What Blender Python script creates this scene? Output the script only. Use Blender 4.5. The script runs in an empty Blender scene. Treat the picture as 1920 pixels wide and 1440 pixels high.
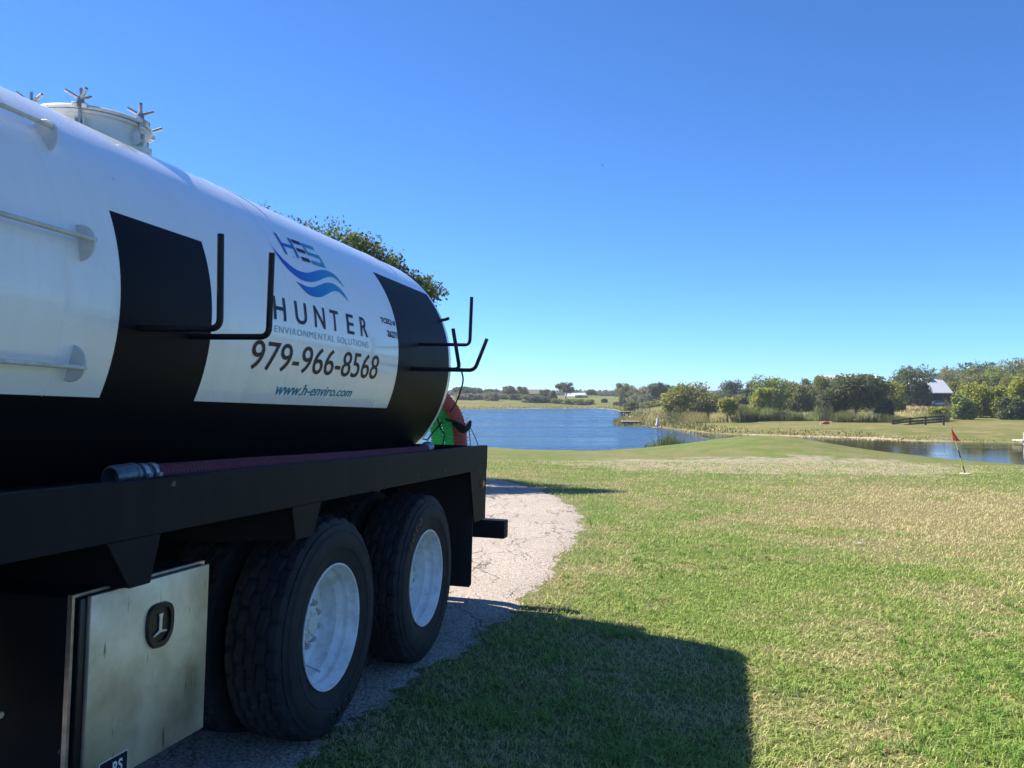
import bpy, bmesh, math, random
import numpy as np
from mathutils import Vector, Matrix
SC = bpy.context.scene
COL = SC.collection
R = math.radians
PI = math.pi
random.seed(7)
rng = np.random.default_rng(11)

# ------------------------------------------------------------------ camera
F_PX = 1606.77
cam_d = bpy.data.cameras.new('camera')
cam_d.sensor_width = 36
cam_d.lens = 36 * F_PX / 1920
cam_d.clip_start = 0.05
cam_d.clip_end = 6000
cam = bpy.data.objects.new('camera', cam_d)
COL.objects.link(cam)
cam.location = (0, 0, 1.5)
cam.rotation_euler = (PI / 2 + math.atan(18 / F_PX), 0, 0)
SC.camera = cam

# ------------------------------------------------------------------ sky, sun, exposure
SUN_DIR = Vector((-0.890, 0.480, 1.012)).normalized()
world = bpy.data.worlds.new('World')
SC.world = world
world.use_nodes = True
wn = world.node_tree
sky = wn.nodes.new('ShaderNodeTexSky')
sky.sky_type = 'NISHITA'
sky.sun_disc = False
sky.sun_elevation = math.asin(SUN_DIR.z)
sky.sun_rotation = math.atan2(SUN_DIR.x, SUN_DIR.y)
sky.altitude = 100
sky.air_density = 0.7
sky.dust_density = 0.0
sky.ozone_density = 10.0
_tint = wn.nodes.new('ShaderNodeMix')
_tint.data_type = 'RGBA'
_tint.blend_type = 'MULTIPLY'
_tint.inputs[0].default_value = 1.0
_tint.inputs[7].default_value = (0.70, 0.95, 1.12, 1)
wn.links.new(sky.outputs[0], _tint.inputs[6])
wn.links.new(_tint.outputs[2], wn.nodes['Background'].inputs[0])
wn.nodes['Background'].inputs[1].default_value = 0.085
sun_d = bpy.data.lights.new('sun', 'SUN')
sun_d.energy = 5.0
sun_d.angle = R(0.53)
sun_d.color = (1.0, 0.94, 0.84)
sun = bpy.data.objects.new('sun', sun_d)
COL.objects.link(sun)
sun.rotation_euler = SUN_DIR.to_track_quat('Z', 'Y').to_euler()
sun.location = (-20, 10, 25)
SC.view_settings.view_transform = 'Standard'
SC.view_settings.look = 'None'
SC.view_settings.exposure = 1.20
SC.view_settings.gamma = 1.0
SC.view_settings.use_curve_mapping = False
SC.render.engine = 'CYCLES'
SC.cycles.max_bounces = 6
SC.cycles.transparent_max_bounces = 4

# ------------------------------------------------------------------ materials
def new_mat(name):
    m = bpy.data.materials.new(name)
    m.use_nodes = True
    nt = m.node_tree
    return m, nt, nt.nodes['Principled BSDF']

def N(nt, typ, **kw):
    n = nt.nodes.new(typ)
    for k, v in kw.items():
        if k.startswith('i_'):
            n.inputs[k[2:].replace('_', ' ')].default_value = v
        else:
            setattr(n, k, v)
    return n

def noise(nt, vec, scale, detail=3, rough=0.55, dist=0.0):
    n = N(nt, 'ShaderNodeTexNoise')
    n.inputs['Scale'].default_value = scale
    n.inputs['Detail'].default_value = detail
    n.inputs['Roughness'].default_value = rough
    n.inputs['Distortion'].default_value = dist
    if vec is not None:
        nt.links.new(vec, n.inputs['Vector'])
    return n.outputs['Fac']

def ramp(nt, fac, stops):
    r = N(nt, 'ShaderNodeValToRGB')
    e = r.color_ramp.elements
    while len(e) < len(stops):
        e.new(0.5)
    for i, (p, c) in enumerate(stops):
        e[i].position = p
        e[i].color = (c, c, c, 1) if not isinstance(c, (tuple, list)) else (*c, 1)
    nt.links.new(fac, r.inputs[0])
    return r.outputs[0]

def mix(nt, fac, a, b, mode='MIX'):
    m = N(nt, 'ShaderNodeMix', data_type='RGBA', blend_type=mode)
    for sock, v in ((m.inputs[0], fac), (m.inputs[6], a), (m.inputs[7], b)):
        if isinstance(v, (int, float)):
            sock.default_value = v
        elif isinstance(v, tuple):
            sock.default_value = (*v, 1)
        else:
            nt.links.new(v, sock)
    return m.outputs[2]

def mth(nt, op, a, b=None, clamp=False):
    m = N(nt, 'ShaderNodeMath', operation=op, use_clamp=clamp)
    for i, v in enumerate((a, b)):
        if v is None:
            continue
        if isinstance(v, (int, float)):
            m.inputs[i].default_value = v
        else:
            nt.links.new(v, m.inputs[i])
    return m.outputs[0]

def mapping(nt, vec, scale=(1, 1, 1), loc=(0, 0, 0), rot=(0, 0, 0)):
    m = N(nt, 'ShaderNodeMapping')
    m.inputs['Scale'].default_value = scale
    m.inputs['Location'].default_value = loc
    m.inputs['Rotation'].default_value = rot
    nt.links.new(vec, m.inputs['Vector'])
    return m.outputs[0]

def bump(nt, h, strength, dist, bsdf, normal=None):
    b = N(nt, 'ShaderNodeBump')
    b.inputs['Strength'].default_value = strength
    b.inputs['Distance'].default_value = dist
    nt.links.new(h, b.inputs['Height'])
    if normal is not None:
        nt.links.new(normal, b.inputs['Normal'])
    if bsdf is not None:
        nt.links.new(b.outputs[0], bsdf.inputs['Normal'])
    return b.outputs[0]

def simple(name, col, rough=0.5, metal=0.0, coat=0.0, var=0.25, vscale=6, bscale=40, bstr=0.0, bdist=0.002, spec=0.5, dust=0.0, dustcol=(0.3, 0.27, 0.22)):
    """Painted / plain surface with slight colour and gloss variation, fine relief and dust."""
    m, nt, b = new_mat(name)
    tc = N(nt, 'ShaderNodeTexCoord').outputs['Object']
    f = noise(nt, tc, vscale, 5)
    dark = tuple(c * (1 - var) for c in col)
    light = tuple(min(1, c * (1 + var)) for c in col)
    c = mix(nt, ramp(nt, f, [(0.3, 0.0), (0.7, 1.0)]), dark, light)
    if dust:
        d = noise(nt, tc, vscale * 2.7, 6, 0.7)
        c = mix(nt, mth(nt, 'MULTIPLY', ramp(nt, d, [(0.48, 0.0), (0.75, 1.0)]), dust), c, dustcol)
    nt.links.new(c, b.inputs['Base Color'])
    b.inputs['Metallic'].default_value = metal
    b.inputs['Specular IOR Level'].default_value = spec
    rr = noise(nt, tc, vscale * 1.7, 4)
    nt.links.new(mth(nt, 'ADD', mth(nt, 'MULTIPLY', rr, 0.2), max(0.0, rough - 0.1)), b.inputs['Roughness'])
    if coat:
        b.inputs['Coat Weight'].default_value = coat
        b.inputs['Coat Roughness'].default_value = 0.04
    if bstr:
        bump(nt, noise(nt, tc, bscale, 4), bstr, bdist, b)
    return m

# grass colour as a shared group driven by the place on the lawn: 0 = green, 1 = straw
def lawn_mask_nodes(nt):
    pos = N(nt, 'ShaderNodeNewGeometry').outputs['Position']
    flat = mapping(nt, pos, scale=(1, 1, 0))
    big = noise(nt, flat, 0.16, 3, 0.5)
    mid = noise(nt, flat, 0.95, 6, 0.66)
    fine = noise(nt, flat, 4.0, 4, 0.65)
    s = mth(nt, 'ADD', mth(nt, 'MULTIPLY', big, 0.6), mth(nt, 'ADD', mth(nt, 'MULTIPLY', mid, 1.35), mth(nt, 'MULTIPLY', fine, 0.5)))
    sep = N(nt, 'ShaderNodeSeparateXYZ')
    nt.links.new(pos, sep.inputs[0])
    x, y = sep.outputs[0], sep.outputs[1]
    # more straw to the right of the lawn, 7 to 20 m out
    def blob(cx, cy, rx, ry):
        dx = mth(nt, 'DIVIDE', mth(nt, 'SUBTRACT', x, cx), rx)
        dy = mth(nt, 'DIVIDE', mth(nt, 'SUBTRACT', y, cy), ry)
        d = mth(nt, 'ADD', mth(nt, 'MULTIPLY', dx, dx), mth(nt, 'MULTIPLY', dy, dy))
        return mth(nt, 'SUBTRACT', 1.0, d, clamp=True)
    tan1 = blob(8.5, 13.5, 6.0, 8.0)
    tan2 = blob(5.2, 7.2, 2.2, 2.2)
    grn = blob(2.6, 8.2, 2.4, 3.6)
    grn2 = blob(2.8, 4.2, 1.6, 1.6)
    s = mth(nt, 'ADD', s, mth(nt, 'MULTIPLY', tan1, 0.29))
    s = mth(nt, 'ADD', s, mth(nt, 'MULTIPLY', tan2, 0.10))
    s = mth(nt, 'SUBTRACT', s, mth(nt, 'MULTIPLY', grn, 0.12))
    s = mth(nt, 'SUBTRACT', s, mth(nt, 'MULTIPLY', grn2, 0.10))
    m = mth(nt, 'MULTIPLY', mth(nt, 'SUBTRACT', s, 1.05), 2.4, clamp=True)
    dirt = mth(nt, 'MULTIPLY', mth(nt, 'SUBTRACT', mth(nt, 'ADD', mth(nt, 'MULTIPLY', blob(8.4, 28.6, 8.8, 5.4), 1.35), mth(nt, 'MULTIPLY', mid, 2.2)), 1.50), 2.4, clamp=True)
    return pos, flat, m, dirt, mid, fine, x, y

def mat_ground():
    m, nt, b = new_mat('lawn_and_meadow')
    pos, flat, mask, dirt, mid, fine, x, y = lawn_mask_nodes(nt)
    vf = noise(nt, flat, 38, 3, 0.7)
    green = mix(nt, vf, (0.055, 0.095, 0.014), (0.165, 0.225, 0.048))
    straw = mix(nt, vf, (0.12, 0.10, 0.04), (0.32, 0.27, 0.125))
    c = mix(nt, mask, green, straw)
    c = mix(nt, mth(nt, 'MULTIPLY', ramp(nt, vf, [(0.3, 1.0), (0.5, 0.0)]), 0.5), c, (0.05, 0.045, 0.02))
    dcol = mix(nt, noise(nt, flat, 6, 5, 0.7), (0.22, 0.17, 0.12), (0.50, 0.42, 0.33))
    c = mix(nt, mth(nt, 'MULTIPLY', dirt, ramp(nt, fine, [(0.38, 0.15), (0.6, 1.0)])), c, dcol)
    # meadow beyond the water
    far = mth(nt, 'MULTIPLY', mth(nt, 'SUBTRACT', y, 60.0), 0.2, clamp=True)
    f1 = noise(nt, mapping(nt, flat, scale=(0.05, 0.14, 1)), 1.0, 6, 0.6)
    f2 = noise(nt, mapping(nt, flat, scale=(0.5, 1.2, 1)), 1.0, 5, 0.7)
    meadow = mix(nt, ramp(nt, f1, [(0.35, 0.0), (0.62, 1.0)]), (0.105, 0.135, 0.026), (0.21, 0.185, 0.058))
    meadow = mix(nt, ramp(nt, f2, [(0.3, 0.55), (0.7, 0.0)]), meadow, (0.07, 0.085, 0.025))
    f3 = noise(nt, mapping(nt, flat, scale=(0.35, 0.5, 1), loc=(7, 3, 0)), 1.0, 5, 0.7)
    meadow = mix(nt, mth(nt, 'MULTIPLY', ramp(nt, f3, [(0.48, 0.0), (0.62, 0.75)]), mth(nt, 'SUBTRACT', 1.0, mth(nt, 'MULTIPLY', mth(nt, 'SUBTRACT', y, 90.0), 0.06, clamp=True))), meadow, (0.27, 0.20, 0.10))
    c = mix(nt, far, c, meadow)
    # bare bank close to the water line (height based: the water stands at -2.1 m)
    sep = N(nt, 'ShaderNodeSeparateXYZ')
    nt.links.new(pos, sep.inputs[0])
    z = sep.outputs[2]
    bank = mth(nt, 'MULTIPLY', mth(nt, 'SUBTRACT', -1.99, z), 12.0, clamp=True)
    bank = mth(nt, 'MULTIPLY', bank, ramp(nt, noise(nt, mapping(nt, flat, scale=(0.09, 0.09, 1)), 1.0, 4, 0.6), [(0.42, 0.12), (0.56, 1.0)]))
    c = mix(nt, bank, c, mix(nt, f2, (0.30, 0.23, 0.13), (0.58, 0.48, 0.33)))
    nt.links.new(c, b.inputs['Base Color'])
    b.inputs['Roughness'].default_value = 0.95
    b.inputs['Specular IOR Level'].default_value = 0.15
    h = mth(nt, 'ADD', mth(nt, 'MULTIPLY', vf, 0.6), noise(nt, flat, 9, 3, 0.6))
    bump(nt, h, 0.9, 0.05, b)
    return m

def leafy(name, cols, rough=0.75, trans=0.35, lawn=False, spec=0.25):
    """Foliage: colour varies from leaf to leaf (attribute 'tint'), thin enough to let some light through."""
    m, nt, b = new_mat(name)
    at = N(nt, 'ShaderNodeAttribute', attribute_name='tint', attribute_type='GEOMETRY')
    t = at.outputs['Fac']
    if lawn:
        pos, flat, mask, dirt, mid, fine, x, y = lawn_mask_nodes(nt)
        mk = mth(nt, 'ADD', mask, mth(nt, 'MULTIPLY', mth(nt, 'SUBTRACT', t, 0.5), 1.1), clamp=True)
        sh = noise(nt, mapping(nt, flat, scale=(40, 40, 1)), 1.0, 1)
        g = mix(nt, sh, cols[0], cols[1])
        s = mix(nt, sh, cols[2], cols[3])
        c = mix(nt, ramp(nt, mk, [(0.35, 0.0), (0.75, 1.0)]), g, s)
    else:
        c = ramp(nt, t, [(i / (len(cols) - 1), cc) for i, cc in enumerate(cols)])
    nt.links.new(c, b.inputs['Base Color'])
    b.inputs['Roughness'].default_value = rough
    b.inputs['Specular IOR Level'].default_value = spec
    tr = N(nt, 'ShaderNodeBsdfTranslucent')
    nt.links.new(c, tr.inputs[0])
    mx = N(nt, 'ShaderNodeMixShader')
    mx.inputs[0].default_value = trans
    nt.links.new(b.outputs[0], mx.inputs[1])
    nt.links.new(tr.outputs[0], mx.inputs[2])
    nt.links.new(mx.outputs[0], nt.nodes['Material Output'].inputs[0])
    return m

def mat_road():
    m, nt, b = new_mat('chip_seal')
    pos = N(nt, 'ShaderNodeNewGeometry').outputs['Position']
    flat = mapping(nt, pos, scale=(1, 1, 0))
    v = N(nt, 'ShaderNodeTexVoronoi', feature='F1')
    v.inputs['Scale'].default_value = 75
    nt.links.new(flat, v.inputs['Vector'])
    stone = mix(nt, N_sep(nt, v.outputs['Color']), (0.32, 0.265, 0.22), (0.64, 0.545, 0.455))
    big = noise(nt, flat, 0.6, 4, 0.6)
    c = mix(nt, ramp(nt, big, [(0.35, 0.0), (0.7, 0.5)]), stone, (0.36, 0.31, 0.26))
    gaps = ramp(nt, v.outputs['Distance'], [(0.35, 0.0), (0.75, 1.0)])
    c = mix(nt, mth(nt, 'MULTIPLY', gaps, 0.6), c, (0.10, 0.085, 0.07))
    # wandering cracks, mostly along the lane
    def cracks(scale, rot, width, seed, lo, hi):
        mp = mapping(nt, flat, scale=scale, loc=(seed, seed * 2, 0), rot=(0, 0, rot))
        wv = N(nt, 'ShaderNodeTexNoise')
        wv.inputs['Scale'].default_value = 2.2
        wv.inputs['Detail'].default_value = 6
        wv.inputs['Roughness'].default_value = 0.65
        nt.links.new(flat, wv.inputs['Vector'])
        off = N(nt, 'ShaderNodeVectorMath', operation='MULTIPLY_ADD')
        nt.links.new(wv.outputs['Color'], off.inputs[0])
        off.inputs[1].default_value = (0.7, 0.7, 0)
        nt.links.new(mp, off.inputs[2])
        vv = N(nt, 'ShaderNodeTexVoronoi', feature='DISTANCE_TO_EDGE')
        vv.inputs['Scale'].default_value = 1.0
        nt.links.new(off.outputs[0], vv.inputs['Vector'])
        line = ramp(nt, vv.outputs['Distance'], [(0.0, 1.0), (width, 0.0)])
        keep = ramp(nt, noise(nt, mapping(nt, flat, scale=(0.8, 0.8, 1), loc=(seed, 3, 0)), 1.3, 3), [(lo, 0.0), (hi, 1.0)])
        return mth(nt, 'MULTIPLY', line, keep)
    cr = mth(nt, 'MAXIMUM', cracks((1.9, 0.42, 1), -0.10, 0.011, 3.0, 0.42, 0.58), cracks((3.4, 1.3, 1), 0.25, 0.012, 9.0, 0.50, 0.60))
    c = mix(nt, mth(nt, 'MULTIPLY', cr, 0.7), c, (0.03, 0.027, 0.022))
    nt.links.new(c, b.inputs['Base Color'])
    b.inputs['Roughness'].default_value = 0.93
    b.inputs['Specular IOR Level'].default_value = 0.2
    h = mth(nt, 'SUBTRACT', mth(nt, 'MULTIPLY', v.outputs['Distance'], -0.5), mth(nt, 'MULTIPLY', cr, 1.5))
    bump(nt, h, 0.9, 0.012, b)
    return m

def N_sep(nt, col):
    s = N(nt, 'ShaderNodeSeparateColor')
    nt.links.new(col, s.inputs[0])
    return s.outputs[0]

def mat_water():
    m, nt, b = new_mat('lake_water')
    pos = N(nt, 'ShaderNodeNewGeometry').outputs['Position']
    b.inputs['Base Color'].default_value = (0.02, 0.065, 0.13, 1)
    b.inputs['IOR'].default_value = 1.333
    sep = N(nt, 'ShaderNodeSeparateXYZ')
    nt.links.new(pos, sep.inputs[0])
    # the narrow arm to the right lies out of the wind: open water has ripples
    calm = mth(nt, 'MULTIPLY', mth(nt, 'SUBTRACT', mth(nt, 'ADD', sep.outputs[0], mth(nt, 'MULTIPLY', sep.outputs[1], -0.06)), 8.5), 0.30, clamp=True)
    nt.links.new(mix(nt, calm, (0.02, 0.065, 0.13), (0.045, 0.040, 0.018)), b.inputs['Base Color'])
    gust = ramp(nt, noise(nt, mapping(nt, pos, scale=(0.014, 0.085, 0)), 1.0, 5, 0.65), [(0.38, 0.22), (0.6, 1.0)])
    amp = mth(nt, 'MULTIPLY', gust, mth(nt, 'SUBTRACT', 1.0, mth(nt, 'MULTIPLY', calm, 0.97)))
    w1 = noise(nt, mapping(nt, pos, scale=(1.6, 2.4, 0), rot=(0, 0, 0.25)), 1.0, 4, 0.6)
    w2 = noise(nt, mapping(nt, pos, scale=(6.5, 9.5, 0), rot=(0, 0, -0.2)), 1.0, 3, 0.6)
    h = mth(nt, 'ADD', w1, mth(nt, 'MULTIPLY', w2, 0.35))
    bp = N(nt, 'ShaderNodeBump')
    bp.inputs['Distance'].default_value = 0.55
    nt.links.new(amp, bp.inputs['Strength'])
    nt.links.new(h, bp.inputs['Height'])
    nt.links.new(bp.outputs[0], b.inputs['Normal'])
    nt.links.new(mth(nt, 'ADD', mth(nt, 'MULTIPLY', amp, 0.30), 0.015), b.inputs['Roughness'])
    b.inputs['Specular IOR Level'].default_value = 0.5
    return m

def mat_paint(name, col, rough=0.28, coat=0.35, grime=0.1, gcol=(0.22, 0.2, 0.17), wave=0.25, spec=0.5, chips=(5.5, 0.028), chipcol=None):
    """Glossy tank paint: panel waviness, streaks of road film, stone chips."""
    m, nt, b = new_mat(name)
    tc = N(nt, 'ShaderNodeTexCoord').outputs['Object']
    st = noise(nt, mapping(nt, tc, scale=(9, 2.0, 1.1)), 1.0, 5, 0.65)
    bl = noise(nt, tc, 1.3, 4, 0.6)
    c = mix(nt, mth(nt, 'MULTIPLY', mth(nt, 'MULTIPLY', ramp(nt, st, [(0.42, 0.0), (0.75, 1.0)]), ramp(nt, bl, [(0.35, 0.0), (0.7, 1.0)])), grime), col, gcol)
    v = N(nt, 'ShaderNodeTexVoronoi', feature='F1')
    v.inputs['Scale'].default_value = chips[0]
    wob_ = N(nt, 'ShaderNodeVectorMath', operation='MULTIPLY_ADD')
    nn_ = N(nt, 'ShaderNodeTexNoise')
    nn_.inputs['Scale'].default_value = 30
    nt.links.new(tc, nn_.inputs['Vector'])
    nt.links.new(nn_.outputs['Color'], wob_.inputs[0])
    wob_.inputs[1].default_value = (0.03, 0.03, 0.05)
    nt.links.new(tc, wob_.inputs[2])
    nt.links.new(wob_.outputs[0], v.inputs['Vector'])
    chip = mth(nt, 'MULTIPLY', mth(nt, 'MULTIPLY', ramp(nt, v.outputs['Distance'], [(chips[1], 1.0), (chips[1] * 1.4, 0.0)]), 0.8), ramp(nt, noise(nt, tc, 2.2, 2), [(0.45, 0.0), (0.6, 1.0)]))
    c = mix(nt, chip, c, chipcol or gcol)
    nt.links.new(c, b.inputs['Base Color'])
    nt.links.new(mth(nt, 'ADD', mth(nt, 'MULTIPLY', bl, 0.12), rough - 0.06), b.inputs['Roughness'])
    b.inputs['Coat Weight'].default_value = coat
    b.inputs['Coat Roughness'].default_value = 0.06
    b.inputs['Specular IOR Level'].default_value = spec
    bump(nt, noise(nt, mapping(nt, tc, scale=(1.2, 1.6, 1.6)), 1.0, 2, 0.4), wave, 0.03, b)
    return m

def mat_brushed():
    m, nt, b = new_mat('brushed_aluminium')
    tc = N(nt, 'ShaderNodeTexCoord').outputs['Object']
    g = noise(nt, mapping(nt, tc, scale=(260, 260, 5)), 1.0, 3, 0.6)
    bl = noise(nt, tc, 3.5, 5, 0.6)
    c = mix(nt, ramp(nt, bl, [(0.35, 0.0), (0.65, 1.0)]), (0.44, 0.40, 0.31), (0.78, 0.73, 0.60))
    sc = noise(nt, mapping(nt, tc, scale=(60, 60, 7), rot=(0, 0.12, 0)), 1.0, 2, 0.4)
    c = mix(nt, mth(nt, 'MULTIPLY', ramp(nt, sc, [(0.68, 0.0), (0.74, 1.0)]), 0.75), c, (0.08, 0.07, 0.06))
    nt.links.new(c, b.inputs['Base Color'])
    b.inputs['Metallic'].default_value = 0.9
    nt.links.new(mth(nt, 'ADD', mth(nt, 'MULTIPLY', g, 0.16), mth(nt, 'ADD', mth(nt, 'MULTIPLY', bl, 0.25), 0.32)), b.inputs['Roughness'])
    bump(nt, g, 0.12, 0.0006, b)
    return m

def mat_gradient(name, c0, c1, x0, x1):
    m, nt, b = new_mat(name)
    tc = N(nt, 'ShaderNodeTexCoord').outputs['Object']
    s = N(nt, 'ShaderNodeSeparateXYZ')
    nt.links.new(tc, s.inputs[0])
    f = mth(nt, 'DIVIDE', mth(nt, 'SUBTRACT', s.outputs[0], x0), x1 - x0, clamp=True)
    nt.links.new(mix(nt, f, c0, c1), b.inputs['Base Color'])
    b.inputs['Roughness'].default_value = 0.45
    b.inputs['Specular IOR Level'].default_value = 0.2
    return m

def mat_hose(name, col, trans=0.0, rough=0.42):
    m, nt, b = new_mat(name)
    tc = N(nt, 'ShaderNodeTexCoord').outputs['Object']
    f = noise(nt, tc, 18, 4)
    c = mix(nt, f, tuple(k * 0.7 for k in col), tuple(min(1, k * 1.25) for k in col))
    nt.links.new(c, b.inputs['Base Color'])
    b.inputs['Roughness'].default_value = rough
    b.inputs['Specular IOR Level'].default_value = 0.3
    if trans:
        tr = N(nt, 'ShaderNodeBsdfTranslucent')
        nt.links.new(c, tr.inputs[0])
        mx = N(nt, 'ShaderNodeMixShader')
        mx.inputs[0].default_value = trans
        nt.links.new(b.outputs[0], mx.inputs[1])
        nt.links.new(tr.outputs[0], mx.inputs[2])
        nt.links.new(mx.outputs[0], nt.nodes['Material Output'].inputs[0])
    return m

def mat_corrugated(name, c0, c1, scale=14, rough=0.45, metal=0.3, axis=0):
    m, nt, b = new_mat(name)
    tc = N(nt, 'ShaderNodeTexCoord').outputs['Object']
    st = noise(nt, mapping(nt, tc, scale=(3 if axis == 0 else 0.2, 0.25, 0.3)), 1.0, 5, 0.7)
    nt.links.new(mix(nt, st, c0, c1), b.inputs['Base Color'])
    b.inputs['Roughness'].default_value = rough
    b.inputs['Metallic'].default_value = metal
    return m

M = {}
M['ground'] = mat_ground()
M['blade'] = leafy('grass_blades', [(0.185, 0.27, 0.045), (0.43, 0.53, 0.145), (0.42, 0.34, 0.14), (0.76, 0.66, 0.38)], trans=0.3, lawn=True)
M['road'] = mat_road()
M['water'] = mat_water()
M['white'] = mat_paint('tank_white_paint', (0.88, 0.885, 0.88), rough=0.26, coat=0.6, grime=0.22, gcol=(0.38, 0.34, 0.28), wave=0.4, chips=(5.5, 0.03), chipcol=(0.12, 0.10, 0.09))
M['black'] = mat_paint('tank_black_paint', (0.003, 0.004, 0.0075), rough=0.5, coat=0.0, grime=0.08, gcol=(0.02, 0.019, 0.018), spec=0.10)
M['frame'] = mat_paint('black_frame_paint', (0.0045, 0.0065, 0.010), rough=0.62, coat=0.0, grime=0.25, gcol=(0.05, 0.05, 0.05), wave=0.1, spec=0.16, chips=(7.0, 0.06), chipcol=(0.16, 0.17, 0.17))
M['rod'] = simple('black_rod', (0.007, 0.008, 0.011), rough=0.5, spec=0.3, var=0.3, vscale=30, bscale=120, bstr=0.2, bdist=0.001)
M['rubber'] = simple('tyre_rubber', (0.017, 0.019, 0.023), rough=0.75, var=0.35, vscale=5, bscale=60, bstr=0.3, bdist=0.002, spec=0.3, dust=0.4, dustcol=(0.045, 0.043, 0.042))
M['rim'] = simple('white_wheel_paint', (0.80, 0.81, 0.81), rough=0.38, coat=0.1, var=0.12, vscale=7, dust=0.5, dustcol=(0.33, 0.26, 0.19))
M['steel'] = simple('zinc_steel', (0.42, 0.42, 0.41), rough=0.38, metal=0.85, var=0.3, vscale=20, dust=0.35, dustcol=(0.28, 0.17, 0.09))
M['lidpaint'] = simple('cream_white_paint', (0.68, 0.68, 0.64), rough=0.42, var=0.1, vscale=5, bscale=30, bstr=0.15, bdist=0.002, dust=0.3, dustcol=(0.45, 0.33, 0.22))
M['rodwhite'] = simple('white_rod_paint', (0.62, 0.61, 0.56), rough=0.4, var=0.15, vscale=14, dust=0.4, dustcol=(0.35, 0.28, 0.18))
M['alu'] = mat_brushed()
M['plastic'] = simple('black_plastic', (0.012, 0.012, 0.013), rough=0.38, var=0.2, vscale=20)
M['flap'] = simple('flap_rubber', (0.009, 0.010, 0.012), rough=0.6, var=0.3, vscale=3, dust=0.15, dustcol=(0.05, 0.045, 0.04))
M['amber'] = simple('amber_lens', (0.42, 0.12, 0.02), rough=0.2, var=0.2, vscale=30)
M['txt_dark'] = simple('slate_vinyl', (0.018, 0.028, 0.07), rough=0.5, spec=0.2, var=0.1)
M['txt_brown'] = simple('brown_vinyl', (0.045, 0.022, 0.015), rough=0.5, spec=0.2, var=0.2, vscale=3)
M['txt_teal'] = simple('teal_vinyl', (0.008, 0.24, 0.36), rough=0.5, spec=0.2, var=0.1)
M['txt_pale'] = simple('pale_blue_vinyl', (0.22, 0.36, 0.50), rough=0.35, var=0.1)
M['txt_black'] = simple('black_vinyl', (0.012, 0.013, 0.025), rough=0.5, spec=0.2, var=0.1)
M['logo_h'] = mat_gradient('blue_vinyl', (0.004, 0.12, 0.50), (0.006, 0.19, 0.52), 0.2, 0.4)
M['logo_s'] = mat_gradient('teal_blue_vinyl', (0.02, 0.25, 0.60), (0.03, 0.38, 0.50), 0.5, 0.68)
M['swoosh'] = mat_gradient('wave_vinyl', (0.004, 0.07, 0.62), (0.02, 0.36, 0.58), 0.1, 0.82)
M['hose_dark'] = mat_hose('maroon_hose', (0.17, 0.032, 0.042), rough=0.6)
M['hose_red'] = mat_hose('red_hose', (0.66, 0.23, 0.19), 0.52)
M['hose_green'] = mat_hose('green_hose', (0.15, 0.62, 0.28), 0.52)
M['tankgrey'] = simple('dark_grey_paint', (0.07, 0.08, 0.09), rough=0.45, var=0.25, vscale=6)
M['nut'] = simple('painted_nut', (0.55, 0.55, 0.53), rough=0.45, metal=0.2, var=0.2, vscale=30, dust=0.5, dustcol=(0.30, 0.24, 0.18))
M['coupling'] = simple('dull_coupling_metal', (0.16, 0.17, 0.18), rough=0.42, metal=0.8, var=0.35, vscale=25, dust=0.4, dustcol=(0.08, 0.07, 0.06))
M['cord'] = simple('black_cord', (0.012, 0.012, 0.012), rough=0.8, var=0.3, vscale=40)
M['bark'] = simple('bark', (0.11, 0.09, 0.07), rough=0.95, var=0.4, vscale=4, bscale=14, bstr=0.8, bdist=0.03)
M['wood'] = simple('weathered_wood', (0.26, 0.24, 0.22), rough=0.85, var=0.3, vscale=3, bscale=30, bstr=0.4, bdist=0.01)
M['darkwood'] = simple('dark_wood', (0.035, 0.028, 0.024), rough=0.8, var=0.3, vscale=3)
M['roofwhite'] = mat_corrugated('pale_metal_roof', (0.48, 0.50, 0.52), (0.68, 0.69, 0.70))
M['roofbrown'] = mat_corrugated('brown_shingle_roof', (0.09, 0.072, 0.055), (0.16, 0.125, 0.10), metal=0.0, rough=0.8)
M['roofgreen'] = mat_corrugated('green_metal_roof', (0.05, 0.14, 0.11), (0.09, 0.20, 0.16))
M['wallbrown'] = mat_corrugated('brown_board_wall', (0.10, 0.085, 0.075), (0.19, 0.16, 0.14), metal=0.0, rough=0.8)
M['wallpale'] = mat_corrugated('pale_wall', (0.45, 0.44, 0.40), (0.60, 0.59, 0.55), metal=0.0, rough=0.8)
M['glass'] = simple('dark_glass', (0.02, 0.025, 0.03), rough=0.1, var=0.1)
M['redflag'] = mat_hose('red_cloth', (0.85, 0.13, 0.13), 0.5, rough=0.8)
M['redboat'] = simple('red_hull', (0.55, 0.09, 0.07), rough=0.4, var=0.2, vscale=2)
M['concrete'] = simple('pale_concrete', (0.55, 0.52, 0.46), rough=0.9, var=0.2, vscale=8, bscale=30, bstr=0.4, bdist=0.01)
M['sandstone'] = simple('sandstone', (0.52, 0.40, 0.24), rough=0.9, var=0.3, vscale=0.8)
M['chip'] = simple('road_chips', (0.36, 0.30, 0.25), rough=0.9, var=0.3, vscale=12)
M['cloth'] = simple('grey_white_cloth', (0.55, 0.54, 0.50), rough=0.9, var=0.2, vscale=8)
M['yellow'] = simple('yellow_paint', (0.62, 0.50, 0.06), rough=0.5, var=0.1)
M['pink'] = simple('pale_pink_paper', (0.50, 0.30, 0.42), rough=0.8, var=0.1)
M['rust'] = simple('rusty_steel', (0.20, 0.085, 0.04), rough=0.85, var=0.4, vscale=12)
M['carpaint'] = simple('silver_car_paint', (0.55, 0.56, 0.57), rough=0.3, metal=0.3, coat=0.3, var=0.05)
M['paleroad'] = simple('caliche', (0.60, 0.52, 0.40), rough=0.95, var=0.15, vscale=0.4)

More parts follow.
